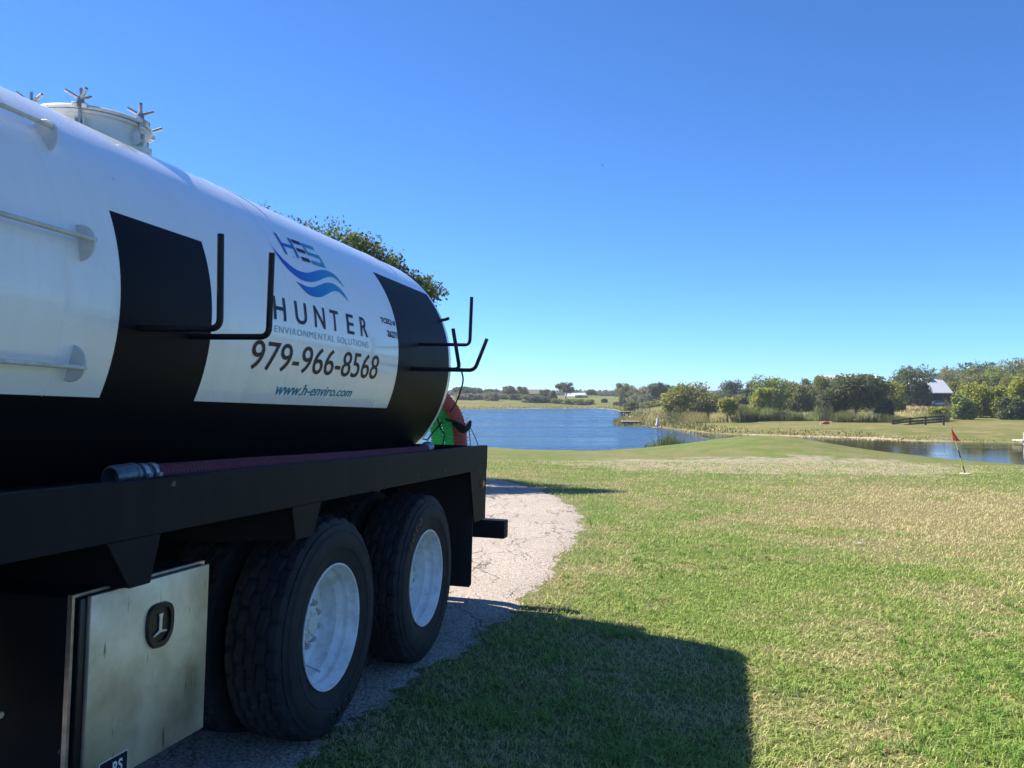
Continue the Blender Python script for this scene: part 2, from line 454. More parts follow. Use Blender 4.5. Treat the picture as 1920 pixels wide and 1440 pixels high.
TREE_COLS = {
    'oak': [(0.055, 0.080, 0.030), (0.12, 0.145, 0.060), (0.23, 0.24, 0.12)],
    'blue': [(0.060, 0.088, 0.045), (0.11, 0.145, 0.078), (0.19, 0.225, 0.13)],
    'olive': [(0.11, 0.125, 0.032), (0.22, 0.23, 0.070), (0.36, 0.34, 0.13)],
    'yellow': [(0.14, 0.17, 0.024), (0.33, 0.35, 0.055), (0.52, 0.49, 0.12)],
    'grey': [(0.12, 0.125, 0.075), (0.22, 0.22, 0.14), (0.34, 0.33, 0.22)],
    'light': [(0.12, 0.17, 0.035), (0.24, 0.30, 0.075), (0.38, 0.42, 0.15)],
}
for k, v in TREE_COLS.items():
    M['leaf_' + k] = leafy('foliage_' + k, v, trans=0.48)
M['reed'] = leafy('reed_leaves', [(0.07, 0.11, 0.025), (0.16, 0.19, 0.06), (0.33, 0.28, 0.14)], trans=0.3)
M['shore'] = leafy('shore_grass', [(0.10, 0.14, 0.03), (0.26, 0.24, 0.08), (0.42, 0.34, 0.17)], trans=0.3)

# ------------------------------------------------------------------ object helpers
def link(o, parent=None):
    COL.objects.link(o)
    if parent is not None:
        o.parent = parent
    return o

def tag(o, label=None, cat=None, group=None, kind=None):
    if label: o['label'] = label
    if cat: o['category'] = cat
    if group: o['group'] = group
    if kind: o['kind'] = kind
    return o

def empty(name, loc=(0, 0, 0), parent=None):
    o = bpy.data.objects.new(name, None)
    o.empty_display_size = 0.2
    link(o, parent)
    o.location = loc
    return o

def obj_np(name, verts, faces, mat, parent=None, smooth=False, tint=None):
    """Fast mesh from numpy arrays; faces is (n,k) int."""
    me = bpy.data.meshes.new(name)
    verts = np.asarray(verts, dtype=np.float32)
    faces = np.asarray(faces, dtype=np.int32)
    n, k = faces.shape
    me.vertices.add(len(verts)); me.vertices.foreach_set('co', verts.ravel())
    me.loops.add(n * k); me.loops.foreach_set('vertex_index', faces.ravel())
    me.polygons.add(n); me.polygons.foreach_set('loop_start', np.arange(0, n * k, k, dtype=np.int32))
    me.polygons.foreach_set('loop_total', np.full(n, k, dtype=np.int32))
    if smooth:
        me.polygons.foreach_set('use_smooth', np.ones(n, dtype=bool))
    if tint is not None:
        a = me.attributes.new('tint', 'FLOAT', 'FACE')
        a.data.foreach_set('value', np.asarray(tint, dtype=np.float32))
    me.update(calc_edges=True)
    me.materials.append(mat)
    return link(bpy.data.objects.new(name, me), parent)

class MB:
    """Collects shapes, then builds ONE mesh object. flip=True: y is stored negated (truck frame)."""
    def __init__(self):
        self.v = []; self.f = []; self.mi = []
    def add(self, vs, fs, mi=0):
        o = len(self.v)
        self.v += [tuple(v) for v in vs]
        self.f += [tuple(i + o for i in f) for f in fs]
        self.mi += [mi] * len(fs)
        return self
    def box(self, x0, x1, y0, y1, z0, z1, mi=0):
        vs = [(x, y, z) for x in (x0, x1) for y in (y0, y1) for z in (z0, z1)]
        return self.add(vs, [(0, 1, 3, 2), (4, 6, 7, 5), (0, 4, 5, 1), (2, 3, 7, 6), (0, 2, 6, 4), (1, 5, 7, 3)], mi)
    def prism(self, poly, ax, a, b, mi=0):
        """poly: 2-D points; ax: axis of extrusion ('x','y','z') from a to b."""
        def P(p, t):
            return {'x': (t, p[0], p[1]), 'y': (p[0], t, p[1]), 'z': (p[0], p[1], t)}[ax]
        n = len(poly)
        vs = [P(p, a) for p in poly] + [P(p, b) for p in poly]
        fs = [tuple(range(n))[::-1], tuple(range(n, 2 * n))] + [(i, (i + 1) % n, n + (i + 1) % n, n + i) for i in range(n)]
        return self.add(vs, fs, mi)
    def tube(self, pts, r, seg=12, caps=True, mi=0, rfun=None):
        pts = [Vector(p) for p in pts]
        n = len(pts)
        t0 = (pts[1] - pts[0]).normalized()
        up = Vector((0, 0, 1)) if abs(t0.z) < 0.9 else Vector((1, 0, 0))
        a = t0.cross(up).normalized()
        vs = []
        for i, p in enumerate(pts):
            if i == 0: t = pts[1] - pts[0]
            elif i == n - 1: t = pts[-1] - pts[-2]
            else: t = (pts[i + 1] - pts[i]).normalized() + (pts[i] - pts[i - 1]).normalized()
            t.normalize()
            a = (a - t * a.dot(t)).normalized()
            b = t.cross(a)
            rr = (r[i] if isinstance(r, (list, tuple)) else r)
            if rfun: rr = rfun(i)
            for k in range(seg):
                an = 2 * PI * k / seg
                vs.append(p + a * (rr * math.cos(an)) + b * (rr * math.sin(an)))
        fs = []
        for i in range(n - 1):
            for k in range(seg):
                k2 = (k + 1) % seg
                fs.append((i * seg + k, i * seg + k2, (i + 1) * seg + k2, (i + 1) * seg + k))
        if caps:
            fs.append(tuple(range(seg))[::-1]); fs.append(tuple(range((n - 1) * seg, n * seg)))
        return self.add(vs, fs, mi)
    def lathe(self, prof, c, ax='y', seg=48, closed=False, skip=None, mi=0):
        """prof: (radius, along) pairs about axis ax through c."""
        vs = []
        for (r, t) in prof:
            for k in range(seg):
                an = 2 * PI * k / seg
                ca, sa = r * math.cos(an), r * math.sin(an)
                vs.append({'y': (c[0] + ca, c[1] + t, c[2] + sa), 'z': (c[0] + ca, c[1] + sa, c[2] + t), 'x': (c[0] + t, c[1] + ca, c[2] + sa)}[ax])
        fs = []
        n = len(prof)
        for i in range(n if closed else n - 1):
            j = (i + 1) % n
            for k in range(seg):
                if skip and skip(i, k): continue
                k2 = (k + 1) % seg
                fs.append((i * seg + k, i * seg + k2, j * seg + k2, j * seg + k))
        return self.add(vs, fs, mi)
    def build(self, name, mats, parent=None, flip=False, bev=0.0, seg=2, smooth=35, tri=False):
        if not isinstance(mats, (list, tuple)): mats = [mats]
        me = bpy.data.meshes.new(name)
        bm = bmesh.new()
        s = -1 if flip else 1
        bv = [bm.verts.new((v[0], v[1] * s, v[2])) for v in self.v]
        for f, mi in zip(self.f, self.mi):
            try:
                fc = bm.faces.new([bv[i] for i in f]); fc.material_index = mi
            except ValueError:
                pass
        bmesh.ops.remove_doubles(bm, verts=bm.verts, dist=1e-5)
        bmesh.ops.recalc_face_normals(bm, faces=bm.faces)
        if bev:
            es = [e for e in bm.edges if len(e.link_faces) == 2 and e.calc_face_angle(0) > R(40)]
            bmesh.ops.bevel(bm, geom=es, offset=bev, segments=seg, affect='EDGES', profile=0.5, clamp_overlap=True)
        bm.to_mesh(me); bm.free()
        for m in mats: me.materials.append(m)
        if smooth:
            me.polygons.foreach_set('use_smooth', np.ones(len(me.polygons), dtype=bool))
            me.set_sharp_from_angle(angle=R(smooth))
        return link(bpy.data.objects.new(name, me), parent)

def copy_tree(o, parent=None):
    c = o.copy()
    COL.objects.link(c)
    if parent is not None:
        c.parent = parent
    for ch in list(o.children):
        copy_tree(ch, c)
    return c

def smooth_path(pts, n=8):
    """Catmull-Rom through the points."""
    P = [Vector(p) for p in pts]
    P = [P[0] * 2 - P[1]] + P + [P[-1] * 2 - P[-2]]
    out = []
    for i in range(1, len(P) - 2):
        for k in range(n):
            t = k / n
            a, b, c, d = P[i - 1], P[i], P[i + 1], P[i + 2]
            out.append(0.5 * ((2 * b) + (c - a) * t + (2 * a - 5 * b + 4 * c - d) * t * t + (3 * b - a - 3 * c + d) * t ** 3))
    out.append(P[-2])
    return out

def resample(pts, step):
    P = [Vector(p) for p in pts]
    out = [P[0].copy()]
    acc = 0.0
    for a, b in zip(P, P[1:]):
        L = (b - a).length
        if L < 1e-9: continue
        s = step - acc
        while s <= L:
            out.append(a.lerp(b, s / L)); s += step
        acc = L - (s - step)
    return out

# ------------------------------------------------------------------ terrain
CZ, HZ = 1.5, 738.0
def at(px, Y, row=None):
    """world point seen at photo column px, at distance Y, and (optionally) row"""
    X = (px - 960) / F_PX * Y
    return (X, Y) if row is None else (X, Y, CZ - (row - HZ) / F_PX * Y)
WZ = -2.1
near_sh = [at(-400, 56), at(0, 52), at(500, 50), at(930, 48.5), at(1000, 47), at(1065, 44), at(1130, 46.5), at(1200, 48.5), at(1290, 49), at(1430, 49), at(1560, 46), at(1640, 44), at(1760, 41), at(1920, 36), at(2150, 32), at(2500, 30)]
far_px = [(2600, 58), (2250, 60), (1920, 62.5), (1800, 64), (1700, 65.7), (1640, 68.9), (1560, 71), (1500, 72.3), (1400, 75.1), (1340, 77), (1320, 80), (1300, 82.6), (1270, 86), (1250, 89), (1225, 91), (1200, 96), (1165, 111), (1190, 120), (1185, 128), (1172, 150), (1165, 170), (1150, 196), (1100, 212), (1000, 206), (930, 200), (860, 193), (700, 188), (300, 180), (-400, 165)]
water_poly = np.array(near_sh + [at(px, Y) for px, Y in far_px] + [(-230, 150), (-220, 60)])

def poly_dist(P, poly):
    """signed distance, positive inside"""
    P = np.asarray(P, dtype=float)
    d2 = np.full(len(P), 1e18); inside = np.zeros(len(P), dtype=bool)
    n = len(poly)
    for i in range(n):
        a = poly[i]; b = poly[(i + 1) % n]
        ab = b - a; L = ab @ ab
        t = np.clip(((P - a) @ ab) / L, 0, 1)
        q = P - (a + t[:, None] * ab)
        d2 = np.minimum(d2, (q * q).sum(1))
        c = (a[1] > P[:, 1]) != (b[1] > P[:, 1])
        with np.errstate(divide='ignore', invalid='ignore'):
            xi = a[0] + (P[:, 1] - a[1]) * (b[0] - a[0]) / (b[1] - a[1])
        inside ^= c & (P[:, 0] < xi)
    d = np.sqrt(d2)
    return np.where(inside, d, -d)

def wob(X, Y, s):
    return np.sin(X * s * 1.3 + 1.7) * np.cos(Y * s + 0.4) + 0.5 * np.sin(X * s * 2.9 + Y * s * 2.1)

def height(X, Y):
    X = np.atleast_1d(np.asarray(X, float)); Y = np.atleast_1d(np.asarray(Y, float))
    Yc = np.minimum(Y, 90)
    lawn = -0.06 - 0.0127 * np.clip(X, -60, 60) - 0.0262 * Yc
    lawn += -0.0137 * X * np.exp(-((X + 2) ** 2) / 60 - ((Y - 4) ** 2) / 200)
    lawn += 0.80 * np.exp(-((X - 12.0) / 3.9) ** 2 - ((Y - 40) / 6.5) ** 2)
    lawn += 0.02 * wob(X, Y, 0.5) * np.clip((Y - 9) / 8, 0, 1)
    base = np.interp(Y, [0, 60, 100, 118, 135, 155, 200, 260, 400, 1000, 4000], [-1.7, -1.62, -1.45, -1.1, -0.5, 0.05, 0.25, 0.42, 0.6, 0.8, 0.9])
    rightness = np.clip((X / np.maximum(Y, 1) - 0.40) / 0.2, 0, 1)
    base += rightness * np.clip((Y - 105) / 50, 0, 3) * 0.55
    base += 0.06 * wob(X, Y, 0.12)
    d = poly_dist(np.stack([X, Y], 1), water_poly)
    do = np.maximum(-d, 0)
    w = np.where(Y > 150, 26.0, 5.0)
    far = WZ + 0.04 + (base - WZ) * (1 - np.exp(-do / w))
    near = WZ + (lawn - WZ) * (1 - np.exp(-(do / 1.6) ** 1.5))
    isfar = (Y > 57 + np.clip(-X, 0, 200) * 0.0)
    h = np.where(isfar, far, near)
    inb = d > 0
    h = np.where(inb, WZ - np.minimum(0.9, d * 0.25), h)
    return h
def hz(x, y):
    return float(height(x, y)[0])

def axis_pts(lims, steps):
    out = []
    for (a, b), s in zip(zip(lims, lims[1:]), steps):
        out += list(np.arange(a, b - 1e-6, s))
    out.append(lims[-1])
    return np.array(out)
gx = axis_pts([-3500, -900, -240, -70, -20, -3, 14, 34, 80, 240, 900, 3500], [400, 60, 10, 2.0, 0.7, 0.5, 0.5, 1.0, 4.0, 40, 400])
gy = axis_pts([-800, -80, -10, 0, 22, 40, 52, 100, 130, 240, 500, 1200, 5000], [120, 10, 1.0, 0.5, 0.6, 0.4, 0.6, 1.5, 3.0, 14, 70, 500])
GX, GY = np.meshgrid(gx, gy)
GZ = height(GX.ravel(), GY.ravel())
nx, ny = len(gx), len(gy)
idx = np.arange(nx * ny).reshape(ny, nx)
fq = np.stack([idx[:-1, :-1], idx[:-1, 1:], idx[1:, 1:], idx[1:, :-1]], -1).reshape(-1, 4)
ground = obj_np('ground', np.stack([GX.ravel(), GY.ravel(), GZ], 1), fq, M['ground'], smooth=True)
tag(ground, kind='structure', label='lawn sloping to the lake and the meadow on the far bank')

wb = MB()
wx = [-260, 90]; wy = [28, 220]
wb.add([(wx[0], wy[0], WZ), (wx[1], wy[0], WZ), (wx[1], wy[1], WZ), (wx[0], wy[1], WZ)], [(0, 1, 2, 3)])
water = wb.build('water', M['water'], smooth=0)
tag(water, kind='structure', label='blue rippled lake with a calm arm on the right')

# road: right edge from the photo, left edge 4-6 m over
road_r = [(-3.2, -8), (-2.2, -3), (-1.55, 0), (-1.1, 2), (-0.84, 3.75), (-0.62, 4.6), (-0.21, 5.73), (0.03, 6.58), (0.38, 8.0), (0.75, 10.1), (1.02, 11.6), (1.14, 12.9), (1.20, 14.4), (1.08, 15.8), (0.85, 17.6), (0.45, 19.2), (-0.3, 21.0), (-1.6, 22.4), (-4, 24.2), (-8, 26.5), (-14, 29), (-24, 32)]
road_l = [(-8.6, -8), (-7.6, -3), (-6.9, 0), (-6.4, 2), (-5.9, 3.75), (-5.7, 4.6), (-5.4, 5.73), (-5.15, 6.58), (-4.7, 8.0), (-4.2, 10.1), (-3.9, 11.4), (-3.7, 12.4), (-3.6, 13.4), (-3.7, 14.4), (-3.9, 15.4), (-4.3, 16.4), (-5.0, 17.4), (-6.0, 18.3), (-8, 19.6), (-11.5, 21.4), (-17, 24), (-26, 27)]
def dens(pts, n):
    pp = smooth_path([(x, y, 0) for x, y in pts], 12)
    L = np.cumsum([0] + [(b - a).length for a, b in zip(pp, pp[1:])])
    s = np.linspace(0, 1, n)
    u = np.linspace(0, 1, len(pp))
    xs = np.array([p.x for p in pp]); ys = np.array([p.y for p in pp])
    return np.stack([np.interp(s, u, xs), np.interp(s, u, ys)], 1)
NR, NA = 520, 26
er, el = dens(road_r, NR), dens(road_l, NR)
tt = np.linspace(0, 40, NR)
def jag(t, ph):
    return 0.05 * np.sin(t * 3.1 + ph) + 0.035 * np.sin(t * 8.3 + ph * 2) + 0.03 * np.sin(t * 19.7 + ph) + rng.normal(0, 0.010, len(t))
dirn = (el - er) / np.linalg.norm(el - er, axis=1)[:, None]
er2 = er + dirn * jag(tt, 0.3)[:, None]
el2 = el + dirn * jag(tt, 1.9)[:, None]
cross = np.linspace(0, 1, NA)[None, :, None]
RP = er2[:, None, :] * (1 - cross) + el2[:, None, :] * cross
RZ = height(RP[..., 0].ravel(), RP[..., 1].ravel()).reshape(NR, NA)
edge = np.minimum(np.linspace(0, 1, NA), 1 - np.linspace(0, 1, NA))
RZ = RZ + 0.001 + 0.024 * np.clip(edge * 12, 0, 1)[None, :] ** 0.6
RZ[:, 0] -= 0.02; RZ[:, -1] -= 0.02
ri = np.arange(NR * NA).reshape(NR, NA)
rf = np.stack([ri[:-1, :-1], ri[1:, :-1], ri[1:, 1:], ri[:-1, 1:]], -1).reshape(-1, 4)
road = obj_np('road', np.concatenate([RP.reshape(-1, 2), RZ.reshape(-1, 1)], 1), rf[:, ::-1], M['road'], smooth=True)
tag(road, kind='structure', label='pale cracked chip seal lane curving left behind the truck')
road_poly = np.concatenate([er, el[::-1]])

# ------------------------------------------------------------------ tank truck (frame: x to the rear, y outwards to the viewer's side, z up)
Mx = Matrix(((0.24534527, -0.96907652, 0.02638923), (0.9689524, 0.24599157, 0.02488751), (-0.03060943, 0.01946387, 0.99934189)))
truck = empty('tank_truck')
truck.matrix_world = Matrix.Translation((-2.04999, 4.40765, -0.11492 + 0.012)) @ Mx.to_4x4()
tag(truck, 'white and black tank truck with dual rear axles parked on the pale lane', 'truck')
TR, TZ, TX0, TX1 = 0.887, 1.922, -4.3, 2.613
def TP(x, th, r=TR):
    return (x, r * math.cos(R(th)), TZ + r * math.sin(R(th)))

def tank():
    xs = sorted(set([TX0, -1.16, -0.59, 1.545, TX1] + [round(v, 3) for v in np.linspace(TX0, TX1, 60)]))
    ths = sorted(set([-23.4, 22.3, 40.0] + [round(v, 2) for v in np.linspace(-180, 177, 120)]))
    nth = len(ths)
    b = MB()
    vs, fs, mi = [], [], []
    # gentle flat spots and dents in the rolled shell, kept off the printed side
    def rad(x, th):
        w = max(0.0, min(1.0, (abs(th - 8) - 45) / 25)) if -120 < th < 150 else 1
        return TR - w * 0.004 * (0.5 + 0.5 * math.sin(x * 4.1 + th * 0.05)) - w * 0.010 * math.exp(-((x - 0.35) / 0.10) ** 2 - ((th - 62) / 22) ** 2)
    for x in xs:
        for th in ths:
            vs.append(TP(x, th, rad(x, th)))
    for i in range(len(xs) - 1):
        xm = (xs[i] + xs[i + 1]) / 2
        for k in range(nth):
            k2 = (k + 1) % nth
            th = ths[k] + ((ths[k2] - ths[k]) % 360) / 2
            tm = (th + 180) % 360 - 180
            ta = tm if -90 <= tm <= 90 else (180 - tm if tm > 0 else -180 - tm)
            blk = ta < -23.4 or (-1.16 < xm < -0.59 and ta < 22.3) or (xm > 1.545 and ta < 40.0)
            b.add([vs[i * nth + k], vs[i * nth + k2], vs[(i + 1) * nth + k2], vs[(i + 1) * nth + k]], [(0, 1, 2, 3)], 1 if blk else 0)
    o = b.build('tank_shell', [M['white'], M['black']], truck, flip=True, smooth=50)
    for sgn, x0 in ((1, TX1), (-1, TX0)):
        h = MB()
        prof = []
        for i in range(15):
            a = PI / 2 * i / 14
            prof.append(((TR - 0.002) * math.cos(a) ** 0.75 if i < 14 else 0.001, sgn * (0.34 * math.sin(a))))
        prof = [(TR - 0.002, 0.0), (TR - 0.002, sgn * 0.035)] + [(r, t + sgn * 0.035) for r, t in prof[1:]]
        h.lathe(prof, (x0, 0, TZ), 'x', 96)
        hd = h.build('tank_head', M['white'], truck, flip=True, smooth=60)
    # weld beads round the shell
    for x in (-1.425, 0.105, -2.9):
        w = MB()
        w.lathe([(TR - 0.002, -0.005), (TR + 0.0012, -0.002), (TR + 0.0012, 0.002), (TR - 0.002, 0.005)], (x, 0, TZ), 'x', 900)
        sd = w.build('weld_seam', M['white'], truck, flip=True, smooth=60)
        sd.data.materials.append(M['black'])
        for pl in sd.data.polygons:
            cz_ = pl.center.z - TZ
            if cz_ < TR * math.sin(R(-23.4)): pl.material_index = 1
    for x in (0.33, 2.20, -1.95):
        w = MB()
        w.lathe([(TR - 0.004, -0.006), (TR + 0.0015, 0.0), (TR - 0.004, 0.006)], (x, 0, TZ), 'x', 120)
        # only the top arc stays clear of the lettering
        ww = MB()
        pts = [TP(x, t, TR + 0.0005) for t in range(48, 133, 3)]
        ww.tube(pts, 0.003, 6)
        ww.build('weld_bead', M['white'], truck, flip=True)
tank()

# ---- printed marks: shapes in (x, theta) laid on the shell
def wrap_bm(bm, name, mat, parent, lift=0.0022, pmap=None):
    """bm holds flat shapes in the xy plane: map (u,v) -> shell"""
    zs = [v.co.y for v in bm.verts]
    lo, hi = min(zs), max(zs)
    n = max(2, int((hi - lo) / 0.9))
    for i in range(1, n):
        y = lo + (hi - lo) * i / n
        bmesh.ops.bisect_plane(bm, geom=bm.verts[:] + bm.edges[:] + bm.faces[:], plane_co=(0, y, 0), plane_no=(0, 1, 0), dist=1e-5)
    for v in bm.verts:
        p = TP(v.co.x, v.co.y, TR + lift)
        v.co = (p[0], -p[1], p[2])
    bmesh.ops.triangulate(bm, faces=bm.faces)
    out = Vector((0, -1, 0))
    for f in bm.faces:
        f.normal_update()
        if f.normal.dot(out) < 0: f.normal_flip()
    me = bpy.data.meshes.new(name)
    bm.to_mesh(me); bm.free()
    me.materials.append(mat)
    return link(bpy.data.objects.new(name, me), parent)

def text_mesh(body, offset=0.0, shear=0.0, spacing=1.0):
    cu = bpy.data.curves.new('lettering', 'FONT')
    cu.body = body
    cu.offset = offset
    cu.shear = shear
    cu.space_character = spacing
    cu.resolution_u = 5
    o = bpy.data.objects.new('lettering_source', cu)
    COL.objects.link(o)
    dg = bpy.context.evaluated_depsgraph_get()
    me = bpy.data.meshes.new_from_object(o.evaluated_get(dg))
    bpy.data.objects.remove(o); bpy.data.curves.remove(cu)
    bm = bmesh.new(); bm.from_mesh(me); bpy.data.meshes.remove(me)
    bmesh.ops.remove_doubles(bm, verts=bm.verts, dist=1e-5)
    return bm

def text_decal(name, body, quad, mat, offset=0.0, shear=0.0, spacing=1.0, lift=0.0022):
    """quad: (x, theta) of bottom-left, bottom-right, top-right, top-left of the written area"""
    bm = text_mesh(body, offset, shear, spacing)
    xs = [v.co.x for v in bm.verts]; ys = [v.co.y for v in bm.verts]
    x0, x1, y0, y1 = min(xs), max(xs), min(ys), max(ys)
    bl, br, tr_, tl = quad
    for v in bm.verts:
        u = (v.co.x - x0) / (x1 - x0); w = (v.co.y - y0) / (y1 - y0)
        v.co.x = (bl[0] * (1 - u) + br[0] * u) * (1 - w) + (tl[0] * (1 - u) + tr_[0] * u) * w
        v.co.y = (bl[1] * (1 - u) + br[1] * u) * (1 - w) + (tl[1] * (1 - u) + tr_[1] * u) * w
        v.co.z = 0
    return wrap_bm(bm, name, mat, truck, lift)

for ch, a, c in (('H', -0.075, 0.045), ('U', 0.142, 0.266), ('N', 0.352, 0.476), ('T', 0.545, 0.648), ('E', 0.755, 0.850), ('R', 0.943, 1.050)):
    t0 = 3.9 + 0.9 * (a + 0.07); t1 = 11.5 + 0.95 * (a + 0.07)
    text_decal('letter', ch, [(a, t0), (c, t0 + 0.05), (c, t1 + 0.05), (a, t1)], M['txt_dark'], offset=0.012)
text_decal('lettering', 'ENVIRONMENTAL SOLUTIONS', [(-0.07, -0.1), (1.05, 0.7), (1.05, 3.1), (-0.07, 2.0)], M['txt_pale'], offset=-0.006, spacing=1.15)
text_decal('lettering', '979-966-8568', [(-0.255, -12.6), (1.225, -11.3), (1.225, -1.5), (-0.255, -3.5)], M['txt_brown'], offset=0.004, shear=0.10)
text_decal('lettering', 'www.h-enviro.com', [(0.045, -20.2), (0.925, -19.2), (0.925, -15.7), (0.045, -16.0)], M['txt_teal'], offset=0.010, shear=0.25)
text_decal('lettering', 'TCEQ #', [(1.285, 12.2), (1.53, 12.6), (1.53, 15.3), (1.285, 15.1)], M['txt_black'], offset=0.032)
text_decal('lettering', '26271', [(1.365, 7.2), (1.535, 7.2), (1.535, 10.1), (1.365, 10.1)], M['txt_black'], offset=0.032)
def quads_decal(name, quads, mat):
    """marks made of four-cornered strokes on the shell"""
    bm = bmesh.new()
    for q in quads:
        bm.faces.new([bm.verts.new((x, t, 0)) for x, t in q])
    return wrap_bm(bm, name, mat, truck)
quads_decal('logo_letter', [[(0.211, 29.3), (0.235, 29.5), (0.240, 38.6), (0.214, 38.4)], [(0.340, 29.6), (0.367, 29.8), (0.388, 38.8), (0.360, 38.7)], [(0.235, 32.9), (0.344, 33.4), (0.349, 35.0), (0.236, 34.4)]], M['logo_h'])
for q in ([(0.401, 38.75), (0.504, 39.2), (0.500, 37.4), (0.400, 36.9)], [(0.396, 34.8), (0.496, 35.1), (0.494, 33.4), (0.396, 33.0)], [(0.396, 31.0), (0.494, 31.3), (0.494, 29.6), (0.396, 29.2)]):
    quads_decal('logo_bar', [q], M['txt_dark'])
quads_decal('logo_letter', [[(0.513, 37.2), (0.672, 37.9), (0.672, 39.7), (0.513, 39.0)], [(0.513, 33.3), (0.538, 33.4), (0.538, 37.2), (0.513, 37.2)], [(0.538, 33.4), (0.684, 33.8), (0.684, 35.5), (0.538, 35.0)], [(0.657, 29.8), (0.684, 29.9), (0.684, 33.8), (0.657, 33.7)], [(0.516, 29.4), (0.657, 29.8), (0.657, 31.5), (0.513, 31.1)]], M['logo_s'])
def wave_decal(lower, upper):
    """a tapering wave between a lower and an upper line"""
    lo = smooth_path([(x, t, 0) for x, t in lower], 8); up = smooth_path([(x, t, 0) for x, t in upper], 8)
    xs = np.linspace(lower[0][0], lower[-1][0], 60)
    tl = np.interp(xs, [p.x for p in lo], [p.y for p in lo]); tu = np.interp(xs, [p.x for p in up], [p.y for p in up])
    bm = bmesh.new()
    a = [bm.verts.new((x, t, 0)) for x, t in zip(xs, tl)]
    c = [bm.verts.new((x, max(t, t0 + 0.02), 0)) for x, t, t0 in zip(xs, tu, tl)]
    for k in range(59):
        bm.faces.new([a[k], a[k + 1], c[k + 1], c[k]])
    wrap_bm(bm, 'wave_mark', M['swoosh'], truck)
wave_decal([(0.084, 31.6), (0.094, 28.0), (0.11, 26.2), (0.15, 23.62), (0.217, 21.47), (0.292, 20.4), (0.382, 20.7), (0.489, 22.3), (0.588, 24.5), (0.687, 26.2), (0.767, 26.1), (0.84, 23.3)],
           [(0.084, 31.6), (0.098, 29.6), (0.118, 28.2), (0.163, 26.1), (0.243, 24.19), (0.324, 23.87), (0.402, 24.51), (0.495, 26.24), (0.592, 27.95), (0.68, 28.71), (0.754, 28.28), (0.80, 26.7), (0.84, 23.3)])
wave_decal([(0.213, 19.1), (0.266, 17.1), (0.323, 15.6), (0.392, 15.3), (0.469, 15.95), (0.56, 17.9), (0.657, 20.0), (0.741, 20.4), (0.84, 17.6)],
           [(0.213, 19.1), (0.267, 18.75), (0.326, 18.49), (0.401, 18.97), (0.489, 20.65), (0.584, 22.58), (0.672, 23.4), (0.745, 22.72), (0.799, 20.9), (0.84, 17.6)])

# ---- guard rods on half-round plates
for th in (38.2, 11.3, -15.6):
    for k in range(4):
        x = -1.355 - 0.83 * k
        b = MB()
        poly = []
        for i in range(17):
            a = PI / 2 - PI * i / 16
            poly.append((0.066 * math.cos(a), 0.064 * math.sin(a)))
        poly = [(-0.012, 0.064)] + poly + [(-0.012, -0.064)]
        c, s = math.cos(R(th)), math.sin(R(th))
        P = []
        for o_, t_ in poly:
            P.append(((TR + o_) * c - t_ * s, TZ + (TR + o_) * s + t_ * c))
        b.prism(P, 'x', x - 0.004, x + 0.004)
        b.build('guard_plate', M['lidpaint'], truck, flip=True, bev=0.0015, seg=1)
    b = MB()
    p0 = TP(-4.0, th, TR + 0.056); p1 = TP(-1.344, th, TR + 0.056)
    pts = [(p0[0] + (p1[0] - p0[0]) * i / 30, p0[1], p0[2]) for i in range(31)]
    b.tube(pts, 0.0085, 10)
    b.build('guard_rod', M['rodwhite'], truck, flip=True)

# ---- hose hooks
def hook(pts, r=0.0125):
    b = MB()
    P = [Vector(p) for p in pts]
    out = [P[0]]
    for i in range(1, len(P) - 1):
        a, m, c = P[i - 1], P[i], P[i + 1]
        d1 = (a - m).normalized(); d2 = (c - m).normalized()
        rr = 0.04
        for k in range(7):
            t = k / 6
            q = (m + d1 * rr) * (1 - t) ** 2 + m * 2 * t * (1 - t) + (m + d2 * rr) * t * t
            out.append(q)
    out.append(P[-1])
    b.tube(out, r, 12)
    return b.build('hose_hook', M['rod'], truck, flip=True)
hook([(-1.04, 0.85, 1.835), (-1.04, 1.222, 1.835), (-1.04, 1.210, 2.185)])
hook([(-0.73, 0.85, 1.833), (-0.73, 1.242, 1.834), (-0.73, 1.242, 2.173)])
hook([(1.98, 0.84, 2.037), (1.98, 1.250, 2.035), (1.98, 1.254, 2.375)])
hook([(1.84, 0.84, 1.855), (1.84, 1.225, 1.852), (1.84, 1.168, 2.135)], 0.0135)
hook([(1.815, 0.84, 1.848), (1.815, 1.340, 1.846), (1.83, 1.418, 2.065)], 0.0135)

